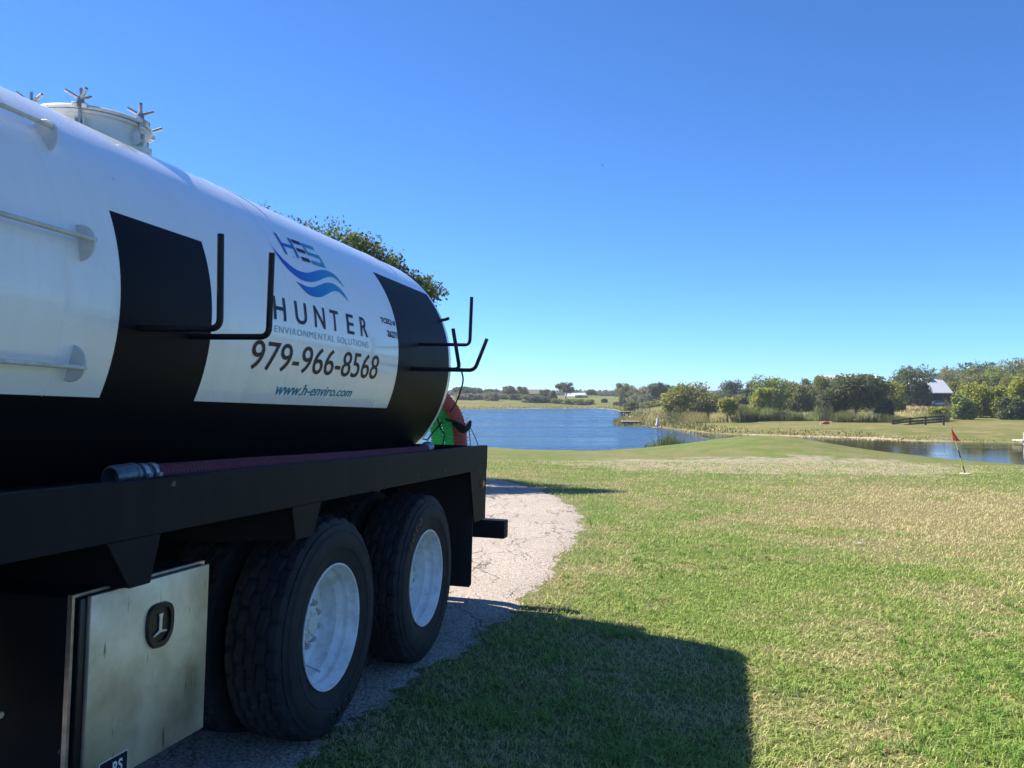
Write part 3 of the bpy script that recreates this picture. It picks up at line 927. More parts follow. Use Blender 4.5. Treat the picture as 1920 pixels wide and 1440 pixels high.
# ---- manway with clamps
def manway():
    cx, cy, r = -0.295, -0.02, 0.25
    b = MB()
    b.lathe([(r - 0.012, 2.70 - 0), (r, 2.70), (r, 2.890), (r + 0.018, 2.892), (r + 0.018, 2.905), (r - 0.03, 2.906)], (cx, cy, 0), 'z', 72)
    col = b.build('manway_collar', M['lidpaint'], truck, flip=True, smooth=40)
    b = MB()
    b.lathe([(r - 0.03, 2.909), (r + 0.024, 2.909), (r + 0.027, 2.919), (r + 0.018, 2.928), (r * 0.8, 2.947), (r * 0.5, 2.963), (r * 0.2, 2.970), (0.001, 2.971)], (cx, cy, 0), 'z', 72)
    b.build('lid', M['lidpaint'], col, smooth=50, flip=True)
    for i, an in enumerate((30, 90, 150, 210, 270, 330)):
        c, s = math.cos(R(an)), math.sin(R(an))
        def Q(o, t, z):      # o outwards from the wall, t tangential
            return (cx + (r + o) * c - t * s, cy + (r + o) * s + t * c, z)
        k = MB()
        # lug ears on the wall
        for t in (-0.022, 0.016):
            vs = [Q(o, tt_, z) for tt_ in (t, t + 0.006) for o, z in ((-0.004, 2.800), (0.034, 2.800), (0.040, 2.820), (0.040, 2.860), (-0.004, 2.870))]
            k.add(vs, [(0, 1, 2, 3, 4), (9, 8, 7, 6, 5)] + [(j, (j + 1) % 5, 5 + (j + 1) % 5, 5 + j) for j in range(5)])
        k.tube([Q(0.022, -0.034, 2.827), Q(0.022, 0.034, 2.827)], 0.008, 8)
        k.build('clamp_lug', M['lidpaint'], col, flip=True, bev=0.002, seg=1)
        # lid ear with slot
        k = MB()
        vs = [Q(o, tt_, z) for tt_ in (-0.032, 0.032) for o, z in ((-0.034, 2.932), (-0.034, 2.912), (-0.004, 2.908), (-0.004, 2.930))]
        k.add(vs, [(0, 1, 2, 3), (7, 6, 5, 4)] + [(j, (j + 1) % 4, 4 + (j + 1) % 4, 4 + j) for j in range(4)])
        for t in (-0.032, 0.010):
            vs = [Q(o, tt_, z) for tt_ in (t, t + 0.022) for o, z in ((-0.03, 2.930), (-0.03, 2.913), (0.048, 2.905), (0.052, 2.921), (0.044, 2.929))]
            k.add(vs, [(0, 1, 2, 3, 4), (9, 8, 7, 6, 5)] + [(j, (j + 1) % 5, 5 + (j + 1) % 5, 5 + j) for j in range(5)])
        k.build('lid_ear', M['lidpaint'], col, flip=True, bev=0.002, seg=1)
        k = MB()
        k.tube([Q(0.022, 0, 2.823), Q(0.024, 0, 2.945), Q(0.025, 0, 3.000)], 0.0075, 8)
        k.tube([Q(0.024, 0, 2.931), Q(0.024, 0, 2.959)], [0.019, 0.014], 12)
        for j in range(3):
            a2 = R(120 * j + 37 * i + 15)
            dx, dy = math.cos(a2) * 0.066, math.sin(a2) * 0.066
            e = Q(0.024 + dx, dy, 2.983)
            k.tube([Q(0.024, 0, 2.947), e], [0.0085, 0.0075], 8)
        k.build('wing_nut', M['steel'], col, flip=True)
manway()
# lifting lug and small top fittings behind the manway, half hidden
b = MB(); b.tube([TP(2.60, 24, TR - 0.02), TP(2.66, 24, TR + 0.03), TP(2.66, 24, TR + 0.055)], 0.013, 10)
b.build('tank_fitting', M['rod'], truck, flip=True)

# ---- bed: side rails, deck, crossmembers
for sg, full in ((1, True), (-1, False)):
    y = 1.2367 * sg
    b = MB()
    poly = [(y, 1.127), (y, 1.307), (y - 0.055 * sg, 1.307), (y - 0.055 * sg, 1.299), (y - 0.008 * sg, 1.299), (y - 0.008 * sg, 1.135), (y - 0.055 * sg, 1.135), (y - 0.055 * sg, 1.127)]
    b.prism(poly, 'x', -4.3, 2.565)
    b.build('side_rail', M['frame'], truck, flip=True, bev=0.0025, seg=1)
    b = MB()
    b.box(-4.3, 2.55, min(0.58 * sg, 1.225 * sg), max(0.58 * sg, 1.225 * sg), 1.238, 1.244)
    dk = b.build('deck_plate', M['frame'], truck, flip=True)
    for (a0, a1, c0, c1, zt, zb) in ((-0.47, -0.20, -0.43, -0.265, 1.127, 0.980), (-1.60, -1.345, -1.49, -1.39, 1.127, 0.972), (-3.0, -2.74, -2.9, -2.79, 1.127, 0.98), (2.14, 2.565, 2.27, 2.565, 1.127, 0.745)):
        b = MB()
        b.prism([(a0, zt), (a1, zt), (c1, zb), (c0, zb)], 'y', y - 0.014 * sg, y - 0.004 * sg)
        # the web behind it tapers in towards the frame
        b.prism([(y - 0.014 * sg, zt - 0.001), (y - 0.014 * sg, zb), (0.48 * sg, zb - 0.05), (0.48 * sg, 1.236), (0.57 * sg, 1.236), (0.9 * sg, 1.14)], 'x', (c0 + 0.006), (c0 + 0.014))
        br = b.build('crossmember', M['frame'], truck, flip=True, bev=0.002, seg=1)
    b = MB()
    b.lathe([(0.001, 0.016 * sg), (0.022, 0.013 * sg), (0.028, 0.004 * sg), (0.028, -0.006 * sg)], (2.44, y, 1.02), 'y', 24)
    ml = b.build('marker_light', M['amber'], truck, flip=True)
    b = MB()
    b.prism([(0.63 * sg, 1.1), (1.226 * sg, 1.1), (1.226 * sg, 0.30), (1.212 * sg, 0.275), (0.65 * sg, 0.275), (0.63 * sg, 0.30)], 'x', 2.255, 2.263)
    b.build('mud_flap', M['flap'], truck, flip=True, bev=0.002, seg=1)
    b = MB()
    b.box(-4.3, 2.95, min(0.37 * sg, 0.45 * sg), max(0.37 * sg, 0.45 * sg), 0.76, 1.03)
    b.build('chassis_rail', M['frame'], truck, flip=True, bev=0.006)
    b = MB()
    b.box(-4.3, 2.55, min(0.46 * sg, 0.54 * sg), max(0.46 * sg, 0.54 * sg), 1.03, 1.237)
    b.build('bed_sill', M['frame'], truck, flip=True, bev=0.004)
b = MB(); b.box(2.555, 2.563, -1.17, 1.17, 1.13, 1.30); b.build('end_rail', M['frame'], truck, flip=True)
b = MB(); b.box(3.11, 3.24, -1.245, 1.245, 0.515, 0.665)
b.build('rear_bumper', M['frame'], truck, flip=True, bev=0.008)
b = MB()
for y in (-0.45, 0.45):
    b.box(2.90, 3.112, y - 0.04, y + 0.04, 0.55, 0.80)
b.box(2.62, 3.112, -0.95, 0.95, 0.80, 0.83)
b.build('rear_step', M['frame'], truck, flip=True, bev=0.005)
for x in (-0.9, 0.66, 2.0):
    b = MB(); b.box(x - 0.05, x + 0.05, -0.37, 0.37, 0.80, 0.98); b.build('frame_crossmember', M['frame'], truck, flip=True, bev=0.004)
b = MB()
for x in (0.0, 1.316):
    b.tube([(x, -0.95, 0.52), (x, -0.3, 0.52), (x, -0.22, 0.52), (x, 0.22, 0.52), (x, 0.3, 0.52), (x, 0.95, 0.52)], [0.07, 0.07, 0.17, 0.17, 0.07, 0.07], 16)
b.box(-0.05, 1.37, 0.47, 0.55, 0.60, 0.68); b.box(-0.05, 1.37, -0.55, -0.47, 0.60, 0.68)
b.build('axle_set', M['frame'], truck, flip=True)
# saddle supports under the tank
for x in (-3.6, -2.4, -1.1, 0.3, 1.5, 2.3):
    b = MB()
    arc = [(TR * math.cos(R(a)) * 1.0, TZ + TR * math.sin(R(a))) for a in range(-125, -54, 5)]
    b.prism([(-0.50, 1.035)] + [(p[0], p[1]) for p in arc] + [(0.50, 1.035)], 'x', x - 0.04, x + 0.04)
    b.build('tank_saddle', M['frame'], truck, flip=True)

# ---- wheels
def tyre_mesh():
    Rt_, w = 0.525, 0.285
    prof = []
    # outer sidewall from bead to shoulder (t: 0 = outer face of the wheel, -w = inner)
    side = [(0.290, -0.030), (0.300, -0.012), (0.325, -0.004), (0.365, 0.004), (0.385, 0.010), (0.40, 0.010), (0.43, 0.009), (0.455, 0.004), (0.460, 0.000), (0.482, -0.004), (0.484, -0.010), (0.503, -0.017)]
    b = MB()
    SEG = 156
    vs = []; rows = []
    tread_t = np.linspace(-0.026, -w + 0.026, 27)
    for r, t in side: rows.append((r, t, None))
    for t in tread_t: rows.append((Rt_, t, 'T'))
    for r, t in side[::-1]: rows.append((r, -w - t, None))
    for j, (r, t, k) in enumerate(rows):
        for s in range(SEG):
            an = 2 * PI * s / SEG
            rr = r
            if k == 'T':
                u = (t + 0.026) / (-w + 0.052)          # 0..1 across
                rr = Rt_ - 0.012 * (2 * u - 1) ** 2 * 1.0
                z = 0.035 * math.sin(s * PI / 3)
                groove = any(abs(u - c_ - z * 0.5) < 0.022 for c_ in (0.18, 0.40, 0.60, 0.82))
                blk = int((u + 0.02) * 5)
                lat = (s + blk * 3) % 6 == 0
                if groove or lat: rr -= 0.013
            elif j in (len(side) - 1, len(side) - 2, len(side) + 27, len(side) + 28):
                if s % 6 in (0, 1): rr -= 0.007
            vs.append((rr * math.cos(an), t, rr * math.sin(an)))
    fs = []
    for j in range(len(rows) - 1):
        for s in range(SEG):
            s2 = (s + 1) % SEG
            fs.append((j * SEG + s, j * SEG + s2, (j + 1) * SEG + s2, (j + 1) * SEG + s))
    b.add(vs, fs)
    # moulded rings on the outer wall
    for rr_ in (0.372, 0.452):
        b.lathe([(rr_ - 0.003, 0.0035 if rr_ < 0.4 else 0.0025), (rr_, 0.0088 if rr_ < 0.4 else 0.0075), (rr_ + 0.003, 0.0045 if rr_ < 0.4 else 0.003)], (0, 0, 0), 'y', 90)
    return b

wheel = empty('wheel', (0, 0, 0), truck)
ty = tyre_mesh().build('tyre', M['rubber'], wheel, flip=True, smooth=32)
# moulded tyre lettering
def tyre_text(body, mid_deg, rad, hgt, spread):
    bm = text_mesh(body, 0.02, 0, 1.35)
    xs = [v.co.x for v in bm.verts]; ys = [v.co.y for v in bm.verts]
    xm = (min(xs) + max(xs)) / 2; y0, y1 = min(ys), max(ys)
    W_ = max(xs) - min(xs)
    for v in bm.verts:
        an = R(mid_deg) - (-(v.co.x - xm)) / W_ * R(spread) * -1
        rr = rad + (v.co.y - y0) / (y1 - y0) * hgt
        v.co = (rr * math.cos(an), -(0.0105 + v.co.z), rr * math.sin(an))
    g = bmesh.ops.extrude_face_region(bm, geom=bm.faces[:])
    for e in g['geom']:
        if isinstance(e, bmesh.types.BMVert): e.co.y -= 0.0022
    bmesh.ops.recalc_face_normals(bm, faces=bm.faces)
    me = bpy.data.meshes.new('raised_lettering'); bm.to_mesh(me); bm.free()
    me.materials.append(M['plastic'])
    return link(bpy.data.objects.new('raised_lettering', me), wheel)
tyre_text('TOYO', -78, 0.400, 0.040, 34)
b = MB()
rimp = [(0.2965, -0.012), (0.2985, -0.006), (0.2955, -0.003), (0.289, -0.004), (0.286, -0.014), (0.284, -0.020), (0.272, -0.050), (0.270, -0.054), (0.270, -0.078), (0.267, -0.084), (0.250, -0.104), (0.247, -0.108), (0.246, -0.158), (0.238, -0.190)]
b.lathe(rimp, (0, 0, 0), 'y', 96)
b.lathe([(0.238, -0.19), (0.262, -0.215), (0.268, -0.25), (0.285, -0.275), (0.298, -0.285)], (0, 0, 0), 'y', 96)
b.build('rim', M['rim'], wheel, flip=True, smooth=16)
b = MB()
dp = [(0.240, -0.188), (0.222, -0.186), (0.200, -0.192), (0.172, -0.176), (0.142, -0.160), (0.138, -0.158), (0.078, -0.158)]
def skiph(i, k):
    return i in (3,) and ((k + 5) % 24) in range(9, 15)
b.lathe(dp, (0, 0, 0), 'y', 120, skip=skiph)
b.build('wheel_disc', M['rim'], wheel, flip=True, smooth=30)
b = MB()
b.lathe([(0.084, -0.20), (0.084, -0.132), (0.080, -0.127), (0.068, -0.126), (0.064, -0.121), (0.045, -0.120), (0.042, -0.112), (0.001, -0.111)], (0, 0, 0), 'y', 48)
for k in range(8):
    a = R(45 * k + 10)
    b.tube([(0.055 * math.cos(a), -0.122, 0.055 * math.sin(a)), (0.055 * math.cos(a), -0.113, 0.055 * math.sin(a))], 0.0065, 6)
b.build('hub', M['lidpaint'], wheel, flip=True, smooth=30)
nut0 = None
for k in range(10):
    a = R(36 * k + 18)
    x, z = 0.109 * math.cos(a), 0.109 * math.sin(a)
    if nut0 is None:
        b = MB()
        b.tube([(0, -0.161, 0), (0, -0.155, 0)], 0.021, 16)
        b.tube([(0, -0.155, 0), (0, -0.132, 0)], [0.0165, 0.0165], 6)
        b.tube([(0, -0.133, 0), (0, -0.122, 0)], 0.0095, 10)
        nut0 = b.build('wheel_nut', M['nut'], wheel, flip=True, smooth=30)
        nn = nut0
    else:
        nn = nut0.copy(); COL.objects.link(nn)
    nn.location = (x, 0, z)
b = MB(); b.tube([(0.17 * math.cos(R(-105)), -0.175, 0.17 * math.sin(R(-105))), (0.20 * math.cos(R(-96)), -0.11, 0.20 * math.sin(R(-96))), (0.222 * math.cos(R(-90)), -0.065, 0.222 * math.sin(R(-90)))], [0.004, 0.004, 0.006], 8)
b.build('valve_stem', M['steel'], wheel, flip=True)
wheel.location = (0, -1.222, 0.512)
wheel.rotation_euler = (0, 0, 0)
def put_wheel(x, y, rot, mirror=False):
    w_ = copy_tree(wheel, truck)
    w_.location = (x, -y, 0.512)
    w_.rotation_euler = (0, rot, PI if mirror else 0)
    return w_
put_wheel(1.316, 1.222, R(150))
def bare_wheel(x, y, rot, mirror):
    w_ = empty('wheel', (x, -y, 0.512), truck)
    w_.rotation_euler = (0, rot, PI if mirror else 0)
    t_ = ty.copy(); COL.objects.link(t_); t_.parent = w_
    for ch in wheel.children:
        if ch.name.startswith('rim'):
            c_ = ch.copy(); COL.objects.link(c_); c_.parent = w_
    return w_
for x in (0, 1.316):
    bare_wheel(x, 0.595, 0.4, True)          # inner duals, turned dish-in
    bare_wheel(x, -0.595, 0.2, False)
    put_wheel(x, -1.222, 0.9 + x, True)

# ---- tool box
tb = empty('tool_box', (-1.30, -0.87, 0.36), truck)
def L(b, name, mat, par, off=(-1.30, 0.87, 0.36), **kw):
    o = b.build(name, mat, par, flip=True, **kw)
    o.location = (-off[0], off[1], -off[2]) if par is tb else (0, 0, 0)
    return o
b = MB()
b.box(-1.635, -0.985, 0.60, 1.148, 0.365, 0.965)
L(b, 'box_body', M['frame'], tb, bev=0.006)
b = MB(); 
for (x0, x1, z0, z1) in ((-1.643, -1.632, 0.36, 0.975), (-0.992, -0.981, 0.36, 0.975), (-1.632, -0.992, 0.966, 0.975), (-1.632, -0.992, 0.36, 0.369)):
    b.box(x0, x1, 1.140, 1.156, z0, z1)
L(b, 'box_flange', M['steel'], tb)
b = MB(); b.box(-1.618, -0.996, 1.1485, 1.166, 0.373, 0.960)
L(b, 'door_seal', M['plastic'], tb, bev=0.004)
b = MB(); b.box(-1.596, -0.990, 1.167, 1.184, 0.368, 0.966)
L(b, 'box_door', M['alu'], tb, bev=0.0035)
# D-shaped latch: outline in x,z about (-1.272, 0.812)
def dshape(cx, cz, w, h):
    pts = []
    for i in range(40):
        a = 2 * PI * i / 40
        ca, sa = math.cos(a), math.sin(a)
        e = 0.62
        px_ = math.copysign(abs(ca) ** e, ca) * w; pz_ = math.copysign(abs(sa) ** e, sa) * h
        if pz_ < 0: px_ *= 1 - 0.35 * (abs(pz_) / h) ** 2
        pts.append((cx + px_, cz + pz_))
    return pts
LC = (-1.272, 0.806)
b = MB()
outer = dshape(LC[0], LC[1], 0.070, 0.076); inner = dshape(LC[0], LC[1] + 0.002, 0.052, 0.057)
n = len(outer)
vs = [(p[0], 1.184, p[1]) for p in outer] + [(p[0] * 0.96 + LC[0] * 0.04, 1.196, p[1] * 0.96 + LC[1] * 0.04) for p in outer] + [(p[0], 1.195, p[1]) for p in inner] + [(p[0], 1.186, p[1]) for p in inner]
fs = []
for j in range(3):
    for i in range(n):
        i2 = (i + 1) % n
        fs.append((j * n + i, j * n + i2, (j + 1) * n + i2, (j + 1) * n + i))
fs.append(tuple(range(3 * n, 4 * n)))
b.add(vs, fs)
L(b, 'latch_bezel', M['plastic'], tb, smooth=40)
b = MB()
b.prism([(LC[0] - 0.012, 0.846), (LC[0] + 0.012, 0.846), (LC[0] + 0.007, 0.830), (LC[0] + 0.007, 0.79), (LC[0] + 0.034, 0.785), (LC[0] + 0.034, 0.779), (LC[0], 0.782), (LC[0] - 0.036, 0.772), (LC[0] - 0.036, 0.778), (LC[0] - 0.007, 0.79), (LC[0] - 0.007, 0.830)], 'y', 1.188, 1.194)
L(b, 'latch_handle', M['alu'], tb, bev=0.0015, seg=1)
b = MB(); b.box(-1.53, -1.405, 1.184, 1.1848, 0.376, 0.438)
L(b, 'sticker', M['txt_black'], tb)
b = MB(); b.box(-1.533, -1.402, 1.184, 1.1844, 0.373, 0.441)
L(b, 'sticker_border', M['lidpaint'], tb)
bm = text_mesh('RS', 0.03)
for v in bm.verts:
    v.co = (-1.475 + v.co.x * 0.045 + 1.30, -1.1856 + 0.87, 0.388 + v.co.y * 0.052 - 0.36)
me = bpy.data.meshes.new('sticker_lettering'); bm.to_mesh(me); bm.free(); me.materials.append(M['rim'])
link(bpy.data.objects.new('sticker_lettering', me), tb)

# air tank and bracket ahead of the tool box
b = MB()
b.lathe([(0.001, 0.022), (0.04, 0.019), (0.095, 0.008), (0.112, -0.02), (0.115, -0.04), (0.115, -0.50), (0.10, -0.54), (0.001, -0.56)], (-1.985, 1.15, 0.70), 'y', 40)
tk = b.build('air_tank', M['tankgrey'], truck, flip=True)
b = MB(); b.tube([(-1.90, 1.15, 0.71), (-1.90, 1.172, 0.71)], 0.009, 6)
bt = b.build('bolt', M['steel'], tk, flip=True)
b = MB(); b.box(-2.01, -1.95, 0.60, 1.10, 0.81, 1.12); b.build('air_tank_bracket', M['frame'], truck, flip=True)

# small bits: tags under the rail
b = MB(); b.box(-1.335, -1.31, 1.16, 1.168, 1.055, 1.125); b.build('reflector_tag', M['alu'], truck, flip=True)

# ------------------------------------------------------------------ hoses and cords (things of their own)
TM = truck.matrix_world.copy()
def hosepts(pts, step):
    return resample(smooth_path(pts, 14), step)
def thing_tr(name, label, cat, loc=(0, 0, 0), group=None):
    """Empty placed in the truck's frame but standing on its own"""
    o = bpy.data.objects.new(name, None); COL.objects.link(o)
    o.matrix_world = TM
    return tag(o, label, cat, group)

def ribbed(name, path, r, pitch, mat, parent, seg=18, amp=0.10):
    pts = hosepts(path, pitch / 4)
    b = MB()
    prof = [1.0, 1.0 - amp * 0.35, 1.0 - amp, 1.0 - amp * 0.35]
    b.tube(pts, r, seg, rfun=lambda i: r * prof[i % 4])
    return b.build(name, mat, parent, flip=True, smooth=60)

sh = thing_tr('suction_hose', 'dark maroon ribbed hose with metal coupling lying along the bed rail', 'hose')
path = [(-1.17, 1.06, 1.302), (-0.6, 1.07, 1.300), (-0.1, 1.085, 1.296), (0.6, 1.09, 1.292), (1.1, 1.08, 1.290), (1.55, 1.06, 1.289), (1.72, 1.03, 1.289)]
ribbed('hose_tube', path, 0.038, 0.022, M['hose_dark'], sh, amp=0.17)
b = MB()
b.lathe([(0.030, 0), (0.034, 0.0), (0.040, 0.008), (0.042, 0.03), (0.039, 0.036), (0.043, 0.05), (0.043, 0.085), (0.038, 0.092), (0.045, 0.097), (0.045, 0.108), (0.037, 0.112), (0.036, 0.19)], (-1.375, 1.05, 1.303), 'x', 40)
b.lathe([(0.030, 0.0), (0.028, 0.06), (0.001, 0.062)], (-1.375, 1.05, 1.303), 'x', 40)
b.build('coupling', M['coupling'], sh, flip=True)
for x in (-1.245, -1.19):
    b = MB(); b.lathe([(0.036, 0), (0.0415, 0.0), (0.0415, 0.024), (0.036, 0.024)], (x, 1.052, 1.303), 'x', 40)
    b.box(x + 0.002, x + 0.022, 1.088, 1.101, 1.298, 1.312)
    b.build('hose_band', M['steel'], sh, flip=True)
b = MB(); b.tube([(1.70, 1.03, 1.292), (1.80, 1.015, 1.30), (1.88, 1.0, 1.305)], [0.042, 0.046, 0.042], 16)
b.build('end_coupling', M['coupling'], sh, flip=True)

def arch(y0, y1, ztop, x, zb=0.835, lean=0.0):
    ym = (y0 + y1) / 2; h = (y0 - y1) / 2
    pts = [(x, y0 * 0.985, zb), (x, y0, 1.05), (x, y0 * 1.005, 1.28)]
    for a in range(15, 166, 15):
        pts.append((x + lean * math.sin(R(a)), ym + h * math.cos(R(a)), 1.32 + (ztop - 1.32) * math.sin(R(a)) ** 0.95))
    pts += [(x, y1 * 1.005, 1.28), (x, y1, 1.05), (x, y1 * 0.985, zb)]
    return pts
gh = thing_tr('green_hose', 'translucent green ribbed hose arched behind the tank, nearest the shell', 'hose', group='green hoses behind the tank')
ribbed('hose_tube', arch(0.685, -0.62, 1.75, 2.97), 0.055, 0.027, M['hose_green'], gh, amp=0.17)
gh = thing_tr('green_hose', 'green ribbed hose between the other green hose and the red one', 'hose', group='green hoses behind the tank')
ribbed('hose_tube', arch(0.790, -0.74, 1.80, 3.0), 0.056, 0.027, M['hose_green'], gh, amp=0.17)
rh = thing_tr('red_hose', 'sunlit red ribbed hose arched behind the tank rear, outermost hose', 'hose')
ribbed('hose_tube', arch(0.895, -0.86, 1.90, 2.94, lean=0.04), 0.060, 0.027, M['hose_red'], rh, amp=0.17)

bc = thing_tr('bungee_cord', 'black cord and strap tied round the hoses behind the tank', 'cord')
b = MB()
b.tube(hosepts([(1.84, 1.24, 1.84), (2.0, 1.2, 1.77), (2.5, 1.0, 1.65), (2.93, 0.80, 1.555), (2.99, 0.74, 1.50)], 0.03), 0.006, 8)
b.tube(hosepts([(2.99, 0.74, 1.50), (2.90, 0.80, 1.49), (2.86, 0.88, 1.475), (2.86, 0.97, 1.43)], 0.015), 0.010, 8)
b.tube(hosepts([(2.99, 0.74, 1.50), (2.90, 0.70, 1.42), (2.87, 0.66, 1.36), (2.87, 0.62, 1.30)], 0.02), 0.006, 8)
b.tube(hosepts([(2.86, 0.62, 1.60), (2.88, 0.70, 1.52), (2.90, 0.735, 1.42), (2.92, 0.76, 1.36), (2.93, 0.735, 1.2)], 0.02), 0.006, 8)
b.tube(hosepts([(2.6, 0.55, 1.355), (2.8, 0.60, 1.335), (2.87, 0.65, 1.32)], 0.03), 0.005, 8)
b.build('cord', M['cord'], bc, flip=True)
b = MB()
ring = []
for i in range(33):
    a = 2 * PI * i / 32
    ring.append((2.94 + 0.066 * math.sin(a) + 0.01, 0.90 + 0.070 * math.cos(a), 1.44 + 0.030 * math.sin(a * 2 + 0.6)))
b.tube(ring, 0.013, 8, caps=False)
for dz in (-0.012, 0.014):
    b.tube([(p[0], p[1] + 0.002, p[2] + dz) for p in ring], 0.011, 8, caps=False)
b.build('strap', M['cord'], bc, flip=True)
b = MB()
b.tube(hosepts([(2.95, 0.97, 1.44), (3.0, 1.00, 1.36), (3.02, 1.035, 1.25), (3.02, 1.02, 1.10), (3.02, 0.99, 0.84)], 0.05), 0.004, 6)
b.tube(hosepts([(2.95, 0.965, 1.43), (2.98, 0.97, 1.30), (3.02, 0.98, 1.10), (3.05, 0.98, 0.84)], 0.05), 0.004, 6)
b.build('thin_rope', M['wood'], bc, flip=True)

# ------------------------------------------------------------------ trees
def crown_points(n, blobs, rs):
    """points spread through the shells of several lumps; rs: rng"""
    w = np.array([b_[3] * b_[4] * b_[5] for b_ in blobs]) ** (2 / 3); w /= w.sum()
    ch = rs.choice(len(blobs), n, p=w)
    d = rs.normal(size=(n, 3)); d /= np.linalg.norm(d, axis=1)[:, None]
    rad = rs.random(n) ** 0.38
    B = np.array(blobs)[ch]
    lump = 1 + 0.16 * np.sin(d[:, 0] * 7 + B[:, 0] * 3) * np.cos(d[:, 2] * 6 + B[:, 1] * 5) + 0.10 * np.sin(d[:, 1] * 13 + d[:, 2] * 11)
    return B[:, :3] + d * B[:, 3:6] * (rad * lump)[:, None], ch

def leaf_quads(P, size, rs, up=0.35):
    n = len(P)
    nrm = rs.normal(size=(n, 3)); nrm[:, 2] += up; nrm /= np.linalg.norm(nrm, axis=1)[:, None]
    a = np.cross(nrm, rs.normal(size=(n, 3))); a /= np.linalg.norm(a, axis=1)[:, None]
    b_ = np.cross(nrm, a)
    s = size * (0.55 + 0.9 * rs.random(n))[:, None]
    V = np.stack([P - a * s, P - b_ * s * 0.55 + nrm * s * 0.15, P + a * s, P + b_ * s * 0.55 + nrm * s * 0.15], 1)
    return V.reshape(-1, 3), np.arange(n * 4).reshape(-1, 4)

def trunk_mesh(h, r, limbs, rs, twigs=2):
    """tapered trunk with limbs reaching to the lump centres (limbs: list of target points)"""
    b = MB()
    top = Vector((rs.normal(0, 0.04) * h, rs.normal(0, 0.04) * h, h))
    pts = [Vector((0, 0, -0.25)), Vector((0, 0, 0.05)), top * 0.35 + Vector((rs.normal(0, 0.05), rs.normal(0, 0.05), 0)), top * 0.7, top]
    b.tube(pts, [r * 1.5, r * 1.15, r * 0.9, r * 0.7, r * 0.45], 9)
    for t in limbs:
        s = pts[2].lerp(pts[4], rs.random() * 0.8)
        t = Vector(t)
        mid = s.lerp(t, 0.5) + Vector((0, 0, (t - s).length * 0.12))
        b.tube([s, mid, t], [r * 0.5, r * 0.33, r * 0.12], 6)
        for _ in range(twigs):
            q = mid.lerp(t, rs.random())
            e = q + Vector(np.clip(rs.normal(0, 0.30, 3), -0.5, 0.5)) * min(1.6, (t - s).length * 0.35)
            b.tube([q, e], [r * 0.2, r * 0.06], 5)
    return b

def make_tree(name, x, y, w, h, kind, label, group=None, trunk=0.25, low=0.0, nleaf=2200, size=None, seed=0, cat='tree', depth=None, nb=9, sink=0.0, airy=0.0):
    """w, h: crown width and total height; low: where the crown starts (share of h)"""
    rs = np.random.default_rng(seed + 101)
    z0 = hz(x, y) - sink
    root = empty(name, (x, y, z0))
    tag(root, label, cat, group)
    dpt = depth or w * 0.8
    blobs = []
    cz0 = h * low
    ch = h - cz0
    blobs.append((0, 0, cz0 + ch * 0.50, w * 0.30, dpt * 0.30, ch * 0.44))
    for i in range(nb):
        a = 2 * PI * i / nb + rs.random() * 0.7
        rr = 0.26 + 0.10 * rs.random()
        zz = cz0 + ch * (0.22 + 0.55 * rs.random())
        k = 0.13 + 0.09 * rs.random()
        # lumps get smaller near the top so that the outline rounds off
        fall = 1 - 0.45 * max(0, (zz - cz0) / ch - 0.45)
        blobs.append((math.cos(a) * w * rr * fall, math.sin(a) * dpt * rr * fall, zz, w * k, dpt * k * 1.1, ch * (k + 0.06)))
    if low < 0.08:
        for i in range(7):
            a = 2 * PI * (i + rs.random() * 0.6) / 7
            blobs.append((math.cos(a) * w * 0.30, math.sin(a) * dpt * 0.30, ch * (0.14 + 0.06 * rs.random()), w * 0.17, dpt * 0.17, ch * 0.17))
    for i in range(3):
        blobs.append(((rs.random() - 0.5) * w * 0.4, (rs.random() - 0.5) * dpt * 0.4, cz0 + ch * (0.76 + 0.06 * rs.random()), w * 0.15, dpt * 0.15, ch * 0.17))
    P, chs = crown_points(nleaf, blobs, rs)
    if airy:
        keep = (np.sin(P[:, 0] * 5.1 / w * 3 + 1) * np.sin(P[:, 2] * 6.3 / h * 3) + rs.random(len(P)) * 1.2) > airy - 0.4
        P = P[keep]; chs = chs[keep]
    P = P[P[:, 2] > 0.02 * h]
    chs = chs[:len(P)]
    s = size or max(w, h) * 0.040
    V, Fq = leaf_quads(P, s, rs)
    base = rs.random(len(blobs))
    tint = np.clip(0.25 + 0.5 * base[chs] + rs.normal(0, 0.16, len(P)), 0, 1)
    obj_np('crown', V, Fq, M['leaf_' + kind], root, tint=tint)
    limbs = [(b_[0], b_[1], b_[2]) for b_ in blobs[1:8]]
    trunk_mesh(cz0 + ch * 0.45, trunk, limbs, rs).build('trunk', M['bark'], root, smooth=60)
    return root

def tree_px(px, toprow, wpx, Y, kind, label, name='tree', cat='tree', low=0.0, group=None, seed=0, **kw):
    x, y = at(px, Y)
    z0 = hz(x, y)
    ztop = CZ - (toprow - HZ) / F_PX * Y
    h = max(0.8, ztop - z0)
    w = wpx / F_PX * Y
    return make_tree(name, x, y, w, h, kind, label, group, seed=seed, low=low, cat=cat, trunk=max(0.08, h * 0.035), **kw)

